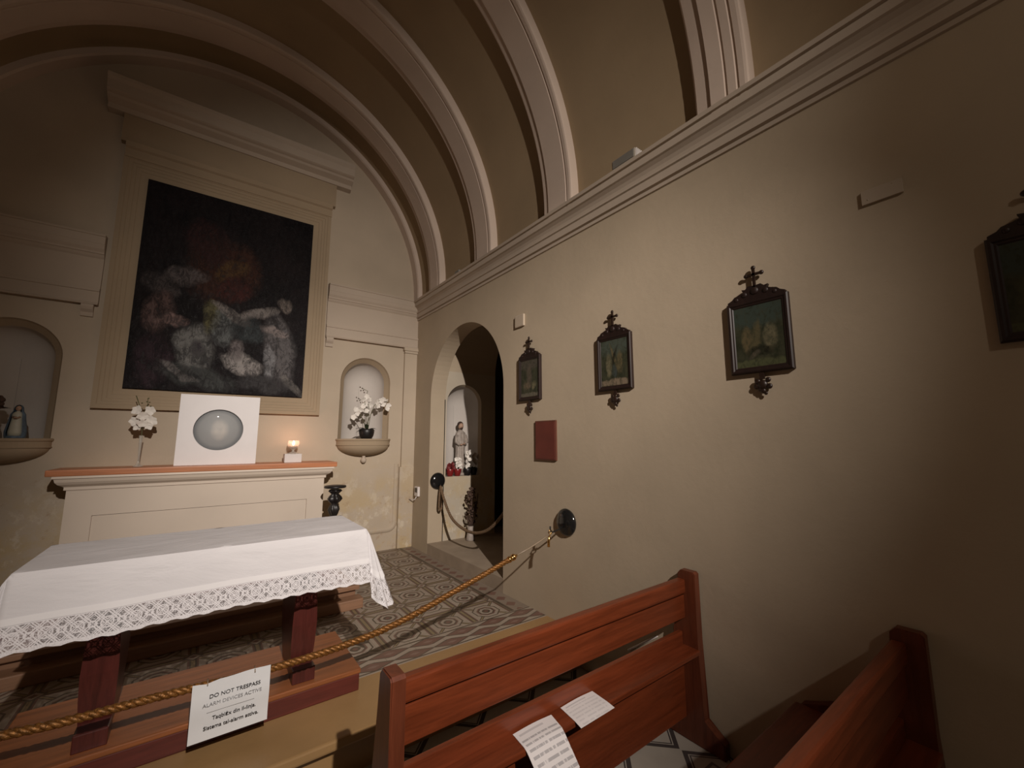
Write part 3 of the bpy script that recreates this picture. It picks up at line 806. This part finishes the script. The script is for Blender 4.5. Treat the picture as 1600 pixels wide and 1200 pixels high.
# perimeter path with corner arcs
def perim():
    pts = []
    seg = lambda p, q, n: [(p[0]+(q[0]-p[0])*i/n, p[1]+(q[1]-p[1])*i/n) for i in range(n)]
    e = .006; x0, x1, y0, y1 = tx0-e, tx1+e, ty0-e, ty1+e
    cors = [(x0, y0), (x1, y0), (x1, y1), (x0, y1)]
    nrm = [(0, -1), (1, 0), (0, 1), (-1, 0)]
    out = []
    for k in range(4):
        p, q = cors[k], cors[(k+1) % 4]
        n = 70 if k % 2 == 0 else 30
        L = math.hypot(q[0]-p[0], q[1]-p[1])
        for i in range(n):
            f = i/n
            out.append(((p[0]+(q[0]-p[0])*f, p[1]+(q[1]-p[1])*f), nrm[k], f*L, (1-f)*L, None))
        n2 = nrm[(k+1) % 4]
        for i in range(14):
            a_ = (i)/13
            v = Vector((nrm[k][0]*math.cos(a_*math.pi/2)+n2[0]*math.sin(a_*math.pi/2), nrm[k][1]*math.cos(a_*math.pi/2)+n2[1]*math.sin(a_*math.pi/2)))
            out.append((q, (v.x, v.y), 0, 0, a_))
    return out
per = perim()
def drop(i, t):
    """t metres of cloth below the edge -> point"""
    (p, n_, da, db, ca) = per[i]
    near = min(da, db) if ca is None else 0
    s_ = i*.018
    fold = .006*math.sin(s_*9)+.004*math.sin(s_*23+1)
    flare = .045*t/.25+fold*(t/.25)
    corner = math.exp(-(near/.05)**2) if ca is None else 1
    if ca is not None:
        flare = (.05+.035*math.sin(ca*math.pi)+.022*math.cos(ca*math.pi*6))*t/.25
    else:
        flare += corner*.02*t/.25
    return Vector((p[0]+n_[0]*flare, p[1]+n_[1]*flare, tz+.004-t))
def length(i, base):
    (p, n_, da, db, ca) = per[i]
    if ca is None:
        near = min(da, db); return base*(1+.02*math.sin(i*.11))
    return base*(1+.55*math.sin(ca*math.pi)**.8)
L1, L2 = .162, .252
b = B()
e = .004
top_in = [[(tx0+(tx1-tx0)*i/40, ty0+(ty1-ty0)*j/16, tz+.004+.0012*math.sin(i*.7+j*.4)*(0 < i < 40)*(0 < j < 16)) for i in range(41)] for j in range(17)]
b.grid(top_in)
N_ = len(per)
def edgept(i): return Vector((min(max(per[i][0][0], tx0), tx1), min(max(per[i][0][1], ty0), ty1), tz+.004))
rows = [[edgept(i) for i in range(N_)]]+[[drop(i, length(i, L1)*k/8)-Vector((0, 0, .0)) for i in range(N_)] for k in range(1, 9)]
b.grid(rows, closed=True)
obj('cloth', b, MCLOTH, tc)
bm = bmesh.new(); uvl = bm.loops.layers.uv.new('lace')
K = 6; ss = [0.]
V = []
for k in range(K+1):
    V.append([bm.verts.new(drop(i, length(i, L1)+(length(i, L2)-length(i, L1))*k/K+(.0035*math.sin(i*1.6) if k == K else 0))) for i in range(N_)])
S = [0]
for i in range(1, N_+1): S.append(S[-1]+max((V[3][i % N_].co-V[3][i-1].co).length, .004))
for k in range(K):
    for i in range(N_):
        j = (i+1) % N_
        f = bm.faces.new((V[k][i], V[k][j], V[k+1][j], V[k+1][i])); f.smooth = True
        for lp, (uu, vv) in zip(f.loops, ((S[i], k/K), (S[i+1], k/K), (S[i+1], (k+1)/K), (S[i], (k+1)/K))): lp[uvl].uv = (uu, vv)
obj('lace_border', bm, MLACE, tc)
# stitched hem just above the lace
b = B(); b.grid([[drop(i, length(i, L1)*q)+Vector((per[i][1][0]*.002, per[i][1][1]*.002, 0)) for i in range(N_)] for q in (.86, .93, 1.0)], closed=True); obj('hem', b, simple('hem_cotton', (.76, .745, .755), .8, var=.02), tc)

# ================================================================ ROPE BARRIER
def catmull(P, n=14):
    P = [Vector(p) for p in P]; P = [2*P[0]-P[1]]+P+[2*P[-1]-P[-2]]; out = []
    for i in range(1, len(P)-2):
        for k in range(n):
            s_ = k/n; a_, b_, c_, d_ = P[i-1], P[i], P[i+1], P[i+2]
            out.append(.5*((2*b_)+(c_-a_)*s_+(2*a_-5*b_+4*c_-d_)*s_*s_+(3*b_-a_-3*c_+d_)*s_**3))
    out.append(P[-2]); return out
def strands(b, path, R0, r0, pitch, n=3, seg=6):
    L = 0; acc = [0]
    for i in range(1, len(path)): L += (path[i]-path[i-1]).length; acc.append(L)
    for s_ in range(n):
        pts = []
        for i, p in enumerate(path):
            t_ = (path[min(i+1, len(path)-1)]-path[max(i-1, 0)]).normalized()
            u_ = Vector((0, 0, 1))-t_*t_.z; u_.normalize(); v_ = t_.cross(u_)
            a_ = acc[i]/pitch*2*math.pi+2*math.pi*s_/n
            pts.append(p+(u_*math.cos(a_)+v_*math.sin(a_))*R0)
        b.tube(pts, r0, seg)
YR = 2.30
rp = [(1.709, YR, H-.777), (1.45, YR, H-.852), (1.237, YR, H-.91), (1.05, YR, H-.962), (.858, YR, H-1.003), (.70, YR, H-1.022), (.543, YR, H-1.033), (.276, YR, H-1.037),
      (-.055, YR, H-1.022), (-.40, YR, H-1.012), (-.80, YR, H-.96), (-1.2, YR, H-.87), (-1.60, YR, H-.74), (-1.93, YR, H-.60)]
t = thing('barrier_rope', (1.709, YR, H-.777), 'twisted gold barrier rope strung across the step before the altar table', 'rope')
path = catmull(rp, 26)
b = B(); strands(b, path, .0085, .0095, .075); obj('rope', b, MGOLD, t)
b = B(); dirv = (Vector(rp[0])-Vector(rp[1])).normalized()
e0 = Vector(rp[0])-dirv*.03
b.tube([e0, e0+dirv*.012, e0+dirv*.013, e0+dirv*.035, e0+dirv*.036, e0+dirv*.05, e0+dirv*.06, e0+dirv*.075], .02, 16, radii=[.019, .021, .018, .018, .021, .020, .012, .006]); obj('end_cap', b, MBRASS, t)
b = B(); c0 = e0+dirv*.07; c1 = Vector((2.045, YR, H-.668)); b.tube([c0, c0*.66+c1*.34-Vector((0, 0, .006)), c0*.33+c1*.67-Vector((0, 0, .006)), c1], .0055, 8); cc_ = obj('clear_cord', b, MCORD, t)
b = B(); b.tube([c1+Vector((.0, 0, .0)), c1+Vector((-.012, 0, .012)), c1+Vector((.0, 0, .028)), c1+Vector((.018, 0, .022)), c1+Vector((.012, 0, .0)), c1], .0045, 8)
b.tube([c1+Vector((-.0, 0, 0)), c1+Vector((-.01, 0, -.04)), c1+Vector((-.012, 0, -.085))], .008, 8, radii=[.006, .009, .010]); obj('snap_hook', b, MBRASS, cc_)
def hook(c, axis, label):
    t = thing('rope_hook', c, label, 'hook', 'black rope hooks')
    s_ = -1
    b = B(); pr_ = [(0, .0), (.094, .0), (.098, .008), (.095, .018), (.082, .030), (.055, .042), (.028, .047), (0, .048)]
    if axis == 'X': b.lathe([(r_, -h) for r_, h in pr_], c, 36, axis='X')
    else: b.lathe([(r_, -h) for r_, h in pr_], c, 36, axis='Y')
    obj('disc', b, MKNOB, t)
    b = B(); C_ = Vector(c)
    if axis == 'X': b.tube([C_+Vector((-.03, 0, -.02)), C_+Vector((-.08, .008, -.045)), C_+Vector((-.13, .018, -.058)), C_+Vector((-.150, .018, -.045)), C_+Vector((-.150, .018, -.015))], .006, 8)
    else: b.tube([C_+Vector((0, -.03, -.02)), C_+Vector((0, -.06, -.06)), C_+Vector((0, -.085, -.055)), C_+Vector((0, -.085, -.03))], .006, 8)
    obj('hook_arm', b, MKNOB, t)
hook((XR-.0, 2.282, H-.600), 'X', 'round black wall hook holding the gold rope on the right wall')
hook((2.312, YF-.004, H-.49), 'Y', 'round black wall hook just inside the arched opening')
# rope across the alcove
t = thing('alcove_rope', (2.32, 4.5, H-.55), 'brown rope sagging across the arched opening from its black hook', 'rope')
ar = [(2.312, 4.535, H-.545), (2.31, 4.42, H-.70), (2.31, 4.25, H-.86), (2.31, 4.02, H-.935), (2.31, 3.76, H-.945), (2.31, 3.50, H-.87), (2.31, 3.25, H-.69), (2.31, YN+.01, H-.50)]
b = B(); strands(b, catmull(ar, 20), .008, .009, .08); obj('rope', b, MROPEB, t)
b = B(); lp = catmull([(2.312, 4.535, H-.55), (2.295, 4.52, H-.65), (2.29, 4.52, H-.78), (2.31, 4.52, H-.82), (2.33, 4.52, H-.76), (2.325, 4.53, H-.62), (2.312, 4.535, H-.55)], 8); strands(b, lp, .006, .007, .06); obj('loose_loop', b, MROPEB, t)

# hanging sign
t = thing('warning_sign', (.19, YR-.025, H-1.23), 'white laminated no-trespass sign hanging from the gold rope', 'sign')
sx0, sx1, sz0, sz1 = .049, .330, H-1.232, H-1.008
a = M('laminated_paper', .12, 0, .5, (.74, .75, .76)); a.bump(a.noise(9, 3), .25, .01); MLAM = a.m
b = B(); rows = []
for j in range(9):
    rows.append([(sx0+(sx1-sx0)*i/12, YR-.027+.004*math.sin(i*.9)*(j/8)+.003*math.sin(j), sz0+(sz1-sz0)*j/8+(.010*max(0, 1-abs(i-2)/2)*-1 if j == 8 else 0)) for i in range(13)])
b.grid(rows); rows2 = [[(p[0], p[1]+.0012, p[2]) for p in r] for r in rows]; b.grid(rows2); obj('sheet', b, MLAM, t)
def text(body, x, z, size, mat, y=YR-.033, width=None, bold=0.0):
    c = bpy.data.curves.new('printed_text', 'FONT'); c.body = body; c.size = size; c.align_x = 'CENTER'; c.extrude = .0003; c.offset = bold
    c.materials.append(mat); oc = bpy.data.objects.new('text_curve', c); COL.objects.link(oc)
    bpy.context.view_layer.update(); me = bpy.data.meshes.new_from_object(oc.evaluated_get(bpy.context.evaluated_depsgraph_get()))
    bpy.data.objects.remove(oc); bpy.data.curves.remove(c)
    o = bpy.data.objects.new('printed_text', me); COL.objects.link(o)
    o.rotation_euler = (R(90), 0, 0); o.parent = t; o.location = Vector((x, y, z))-WORLD[t.name]
    return o
xm = (sx0+sx1)/2
text('DO NOT TRESPASS', xm+.012, H-1.072, .0215, MINK, bold=.00012); text('ALARM DEVICES ACTIVE', xm+.005, H-1.102, .0195, MINKG)
text('Taqbi\u017cx din il-linja.', xm+.014, H-1.157, .0205, MINK, bold=.0002); text('Sistema tal-alarm attiva.', xm+.006, H-1.190, .0205, MINK, bold=.0002)
b = B(); b.box(xm-.085, xm+.085, YR-.0335, YR-.033, H-1.1255, H-1.1248); obj('ruled_line', b, MINKG, t)
for x in (.10, .27):
    b = B(); b.tube([(x, YR-.03, H-1.02), (x, YR-.02, H-1.010), (x, YR, H-1.005+.0)], .002, 6); obj('cable_tie', b, MCORD, t)

# ================================================================ STATIONS OF THE CROSS
def st3(yc):
    return lambda u, v, w_: (XR-w_, yc-u, H+v)
def station(yc):
    t = thing('station_picture', (XR, yc, H+.33), '', 'picture', 'framed pictures with crosses along the right wall')
    to = st3(yc); W2 = .143; z0, z1 = .33, .703
    pf = [(0, .002), (0, .022), (.006, .027), (.014, .027), (.02, .022), (.026, .022), (.032, .017), (.032, .010)]
    b = B(); rows = []
    for cu, cv, su, sv in ((-W2, z0, 1, 1), (W2, z0, -1, 1), (W2, z1, -1, -1), (-W2, z1, 1, -1)):
        rows.append([to(cu+su*a_, cv+sv*a_, d_) for a_, d_ in pf])
    b.grid(rows, closev=True, smooth=False); b.box(XR-.012, XR-.004, yc-W2+.01, yc+W2-.01, H+z0+.01, H+z1-.01); obj('frame', b, MFRAME, t)
    b = B(); b.box(XR-.018, XR-.012, yc-W2+.03, yc+W2-.03, H+z0+.03, H+z1-.03); obj('picture', b, MFRAME, t)
    half = [(.0, .772), (.03, .775), (.045, .762), (.062, .765), (.056, .750), (.075, .742), (.10, .735), (.112, .722), (.135, .712), (.135, .700)]
    ol_ = [(-u, v) for u, v in half[::-1]]+half[1:]
    b = B(); b.prism(ol_+[(.135, .690), (-.135, .690)], to, .006, .026)
    for u, v, r_ in ((0, .745, .020), (-.05, .735, .014), (.05, .735, .014), (-.09, .718, .010), (.09, .718, .010)): b.ball(to(u, v, .026), r_, sx=.4, n=10)
    obj('pediment', b, MFRAME, t)
    b = B(); b.prism([(-.0065, .765), (.0065, .765), (.0065, .868), (-.0065, .868)], to, .016, .026)
    b.prism([(-.036, .826), (.036, .826), (.036, .838), (-.036, .838)], to, .016, .026)
    for u, v in ((-.037, .832), (.037, .832), (0, .867)): b.ball(to(u, v, .021), .0115, sx=.6, n=10)
    obj('cross', b, MCROSS, t)
    b = B(); b.prism([(-.01, .335), (.01, .335), (.012, .295), (-.012, .295)], to, .010, .020)
    for u, v, r_ in ((0, .268, .024), (-.022, .285, .014), (.026, .290, .013), (-.028, .262, .014), (.030, .258, .014), (0, .238, .013), (.012, .225, .009), (-.012, .247, .012)): b.ball(to(u, v, .018), r_, sx=.5, n=10)
    obj('pendant_ornament', b, MCROSS, t)
    return t
proto = station(2.69)
def dup(root, loc):
    r = root.copy(); COL.objects.link(r); r.location = loc
    for ch in list(root.children):
        c = ch.copy(); COL.objects.link(c); c.parent = r
    return r
labs = ['smallest-looking dark framed picture with cross top, nearest the arched opening', 'dark framed picture with cross top and crossing diagonals scene, second from the arched opening',
        'dark framed picture with cross top and green sky, third from the arched opening', 'dark framed picture with cross top cut off by the right photo edge']
stations = [proto]+[dup(proto, (XR, y, H+.33)) for y in (1.785, .877, -.03)]
for i, s_ in enumerate(stations):
    s_['label'] = labs[i]
    for ch in s_.children:
        if ch.name.startswith('picture'):
            ch.data = ch.data.copy(); ch.data.materials[0] = station_mat(i, STP[i], None)

# red plaque, cover plates, switch, device boxes
t = thing('wall_plaque', (XR, 2.5, H-.16), 'plain red-brown rectangular plaque below the picture nearest the arch', 'plaque')
b = B(); b.box(XR-.016, XR, 2.375, 2.622, H-.16, H+.152, .003); obj('backing', b, MPLAQUEF, t)
b = B(); b.box(XR-.019, XR-.015, 2.385, 2.612, H-.15, H+.142, .001); obj('plaque_face', b, MPLAQUE, t)
b = B(); b.box(XR-.012, XR, .300, .431, H+.993, H+1.055, .001)
for y, z in ((.33, 1.045), (.41, 1.01)): b.lathe([(0, -.0125), (.003, -.0125), (.003, -.011)], (XR, y, H+z), 8, axis='X')
tag(obj('cover_plate', b, MPLATE), 'wall-coloured rectangular cover plate high on the right wall', 'cover plate')
b = B(); b.box(XR-.02, XR, 2.765, 2.895, H+.995, H+1.105, .008); tag(obj('junction_box', b, MPLATE), 'small square wall-coloured box between arch top and first picture', 'junction box')
t = thing('wall_socket', (XR, 4.93, H-.70), 'small white socket box low on the right wall by the altar corner', 'socket')
b = B(); b.box(XR-.03, XR, 4.86, 4.96, H-.69, H-.575, .005); sb_ = obj('socket_box', b, MWHITE, t)
b = B(); b.box(XR-.033, XR-.028, 4.88, 4.94, H-.645, H-.59, .003); obj('switch', b, MKNOB, sb_)
b = B(); b.tube([(XR-.02, 4.91, H-.69), (XR-.03, 4.93, H-.73), (XR-.035, 4.99, H-.745), (XR-.06, 5.04, H-.735)], .006, 6); obj('cable', b, MWHITE, t)
t = thing('cornice_speaker', (2.14, 1.6, ZC), 'pale box-shaped device standing on the right cornice', 'device')
b = B(); b.box(2.112, 2.185, 1.50, 1.69, ZC+.008, ZC+.075, .004); cs_ = obj('casing', b, simple('pale_plastic', (.40, .36, .30), .5), t)
b = B()
for k in range(4): b.box(2.118+k*.016, 2.126+k*.016, 1.490, 1.502, ZC+.014, ZC+.070, .001)
obj('grille', b, MWHITE, cs_)
b = B(); b.box(2.108, 2.113, 1.51, 1.68, ZC+.014, ZC+.070, .001); obj('front_cover', b, MGREYBOX, cs_)
b = B(); b.box(2.12, 2.17, 3.84, 3.93, ZC+.004, ZC+.045, .004); tag(obj('cornice_device', b, MGREYBOX), 'tiny grey device on the cornice between two vault ribs', 'device')

# ================================================================ ALCOVE NICHE THINGS
nx, ny, nz = 2.70, YF+.14, H-.448
t = thing('saint_statue', (nx, ny, nz), 'grey robed saint statue standing in the niche beyond the arch', 'statue')
b = B(); b.lathe([(.085, 0), (.088, .01), (.08, .03), (.07, .035)], (nx, ny, nz), 20); obj('base', b, MSTAT, t)
b = B(); rows = []
for z, rx_, ry_ in [(.035, .072, .062), (.10, .070, .060), (.20, .064, .055), (.30, .060, .050), (.38, .062, .048), (.44, .068, .046), (.50, .072, .042), (.54, .062, .036), (.565, .03, .028), (.58, .022, .022)]:
    rows.append([(nx+rx_*(1+.07*math.sin(9*a))*math.cos(a), ny+ry_*(1+.07*math.sin(9*a))*math.sin(a), nz+z) for a in [2*math.pi*k/40 for k in range(40)]])
V = b.grid(rows, closed=True); b.cap(V[-1]); b.cap(V[0])
b.tube([(nx-.06, ny-.01, nz+.51), (nx-.078, ny-.03, nz+.42), (nx-.04, ny-.06, nz+.38)], .02, 8, radii=[.024, .022, .018]); b.tube([(nx+.06, ny-.01, nz+.51), (nx+.08, ny-.03, nz+.42), (nx+.03, ny-.065, nz+.40)], .02, 8, radii=[.024, .022, .018])
obj('robe', b, MSTAT, t)
b = B(); b.ball((nx, ny-.006, nz+.625), .036, sz=1.25, n=16); b.ball((nx, ny-.044, nz+.622), .007, sz=1.4, n=8); obj('head', b, MSKIN, t)
b = B(); b.tube([(nx-.035, ny-.062, nz+.38), (nx-.01, ny-.075, nz+.39)], .011, 8); obj('hand', b, MSKIN, t)
b = B(); b.tube([(nx+.03, ny-.068, nz+.40), (nx+.005, ny-.078, nz+.395)], .011, 8); obj('hand', b, MSKIN, t)
b = B(); b.ball((nx, ny+.010, nz+.640), .041, sz=1.15, n=16); b.ball((nx, ny-.025, nz+.596), .020, sz=1.0, n=10); obj('hair', b, MHAIR, t)
random.seed(9)
def bunch(x, y, label, cat, potmat, flowermat, h=.12, spread=.05, nfl=9, fr=.032, group=None):
    t = thing('flower_pot', (x, y, nz), label, cat, group)
    b = B(); b.lathe([(.03, 0), (.034, .004), (.045, .05), (.05, .085), (.046, .09), (.04, .07), (0, .065)], (x, y, nz), 18); obj('pot', b, potmat, t)
    b = B()
    for k in range(8): leaf(b, (x, y, nz+.07), (math.cos(k*.8), math.sin(k*.8)*.6, .9), .07, .012, .3)
    obj('leaf', b, MLEAF, t)
    for k in range(nfl):
        a = random.random()*6.28; rr = random.uniform(.1, 1)*spread
        b = B(); petals(b, (x+rr*math.cos(a), y+rr*.5*math.sin(a)-.02, nz+.10+random.random()*h), fr, a, random.uniform(-.5, .4), random.uniform(-.6, .6), cup=.45); obj('flower', b, flowermat, t)
bunch(2.505, 4.665, 'red potted flowers at the left foot of the saint statue', 'flowers', MREDPOT, simple('dark_red_petal', (.16, .018, .018), .6), h=.05)
bunch(2.60, 4.645, 'white flowers in a red pot before the saint statue', 'flowers', MREDPOT, MPETAL, h=.11, spread=.06)
bunch(2.845, 4.66, 'white and dark flowers at the right foot of the saint statue', 'flowers', MBLACK, simple('dusty_white_petal', (.55, .48, .42), .6), h=.16, spread=.06)
bunch(2.74, 4.64, 'tall white flowers close before the saint robe hem', 'flowers', MBLACK, MPETAL, h=.20, spread=.05)
# dried plant on alcove floor
t = thing('dried_plant', (2.69, 4.46, ZA), 'tall dark dried flower arrangement standing on the floor inside the arch', 'plant')
b = B(); b.lathe([(.05, 0), (.055, .01), (.045, .06), (.035, .12), (.042, .17), (.038, .17), (.03, .12), (0, .05)], (2.69, 4.46, ZA), 18); obj('vase_body', b, MSTAT, t)
b = B()
for k in range(26):
    a = random.random()*6.28; q = random.random(); tip = (2.69+.10*q*math.cos(a)+.0, 4.46+.07*q*math.sin(a), ZA+.24+.36*random.random())
    b.tube([(2.69, 4.46, ZA+.12), ((2.69+tip[0])/2, (4.46+tip[1])/2, ZA+.22), tip], .003, 5)
obj('stem', b, MDRY, t)
b = B()
for k in range(90):
    a = random.random()*6.28; z = random.random(); rr = (.11-.06*z)*random.random()**.5
    b.ball((2.69+rr*math.cos(a), 4.46+rr*.7*math.sin(a), ZA+.20+.42*z), random.uniform(.008, .018), n=6)
obj('dried_flowers', b, MDRY, t)['kind'] = 'stuff'

# ================================================================ PEWS
def pew(Y0, label, seat=True):
    """Y0: rear (camera side) edge of the end panels"""
    t = thing('pew', (1.35, Y0, 0), label, 'pew', 'reddish wooden pews by the right wall')
    X0, X1 = .503, 2.192; th = .048
    zt = H-.700
    for x0, x1 in ((X0, X0+th), (X1-th, X1)):
        arm = [(.16, .52), (.30, .47), (.42, .42), (.46, .36), (.45, .12), (.48, .06), (.48, 0)] if seat else [(.14, .52), (.15, .14), (.20, .07), (.20, 0)]
        ol_ = [(-.0, zt-.010), (.010, zt), (.080, zt), (.098, zt-.02), (.105, zt-.12), (.125, zt-.26)]+arm+[(-.11, 0), (-.11, .07), (-.06, .10), (-.01, .13), (-.0, .5)]
        b = B(); b.prism(ol_, lambda u, v, w_: (w_, Y0+u, v), x0, x1)
        bmesh.ops.bevel(b.bm, geom=[e for e in b.bm.edges if abs(e.verts[0].co.x-e.verts[1].co.x) < 1e-4], offset=.004, segments=2, affect='EDGES')
        obj('end_panel', b, MBENCHE, t)
    xa, xb = X0+th-.001, X1-th+.001
    b = B(); b.box(xa, xb, Y0+.052, Y0+.096, H-.815, H-.742, .010); obj('top_rail', b, MBENCH, t)
    b = B(); b.box(xa, xb, Y0+.064, Y0+.092, H-.940, H-.826, .003); b.box(xa, xb, Y0+.083, Y0+.090, H-.828, H-.812); obj('back_panel', b, MBENCH, t)
    b = B(); b.box(xa, xb, Y0+.084, Y0+.108, H-1.43, H-1.014, .003); obj('lower_panel', b, MBENCH, t)
    b = B(); b.box(xa, xb, Y0-.012, Y0+.086, H-1.098, H-1.076, .005); obj('book_ledge', b, MBENCH, t)
    if seat:
        b = B(); b.box(xa, xb, Y0+.10, Y0+.44, .40, .425, .008); obj('seat', b, MBENCH, t)
        b = B(); b.box(xa, xb, Y0+.34, Y0+.365, .28, .40, .004); obj('seat_rail', b, MBENCH, t)
    return t
pew(1.272, 'reddish wooden pew front panel with two paper sheets lying on its book ledge', False)
pew(.395, 'reddish wooden pew nearest the camera, at the bottom right')
# papers on the ledge
def printed(name, rows_n, dark=.35):
    a = M(name, .6, 0, .3)
    x, y, z = a.coords('Generated')
    ln = ((y*rows_n).fract()-.5).abs().lt(.2)*y.lt(.80)*x.gt(.10)*x.lt(.92)
    wd = a.ramp(a.noise(24, 2, kind='Generated', stretch=(1, .05, .05)), .36, .46).clamp()
    col = a.mix(ln*wd*dark, (.76, .73, .73), (.12, .12, .14))
    hd = (y-.88).abs().lt(.025)*x.gt(.15)*x.lt(.7)
    a.color(a.mix(hd*.35, col, (.2, .2, .22))); return a.m
zl = H-1.076
def sheet(c, name, label, mat, bend=0, n=10):
    """c: four corners (near left, near right, far right, far left) in plan"""
    b = B(); rows = []
    for j in range(n+1):
        row = []
        for i in range(n+1):
            f, g = i/n, j/n
            p = (Vector(c[0])*(1-f)+Vector(c[1])*f)*(1-g)+(Vector(c[3])*(1-f)+Vector(c[2])*f)*g
            z = zl+.002+.004*math.sin(f*3)*g
            lip = 1.258
            if p.y < lip and bend: z -= (lip-p.y)*bend; 
            row.append((p.x, p.y, z))
        rows.append(row)
    b.grid(rows); b.grid([[(p[0], p[1], p[2]-.0008) for p in r] for r in rows])
    tag(obj(name, b, mat), label, 'paper', 'paper sheets on the pew ledge')
sheet([(1.233, 1.222), (1.430, 1.226), (1.436, 1.352), (1.249, 1.352)], 'paper_sheet', 'smaller plain-looking white paper on the pew ledge, further right', printed('faint_print_paper', 7, .18), .1)
sheet([(.985, 1.150), (1.150, 1.150), (1.190, 1.342), (1.003, 1.345)], 'paper_sheet', 'larger curled white paper with printed lines hanging over the pew ledge', printed('text_print_paper', 9, .5), .55)
# pale strip on the lower wall between step and pew
b = B()
d_ = Vector((0, 1.749-1.567, -(1.267-1.126))); b.tube([(XR-.006, 1.55, H-1.12), (XR-.006, 1.76, H-1.275)], .006, 8)
tag(obj('wall_cable', b, MWHITE), 'short white slanting cable on the lower wall behind the pew', 'cable')
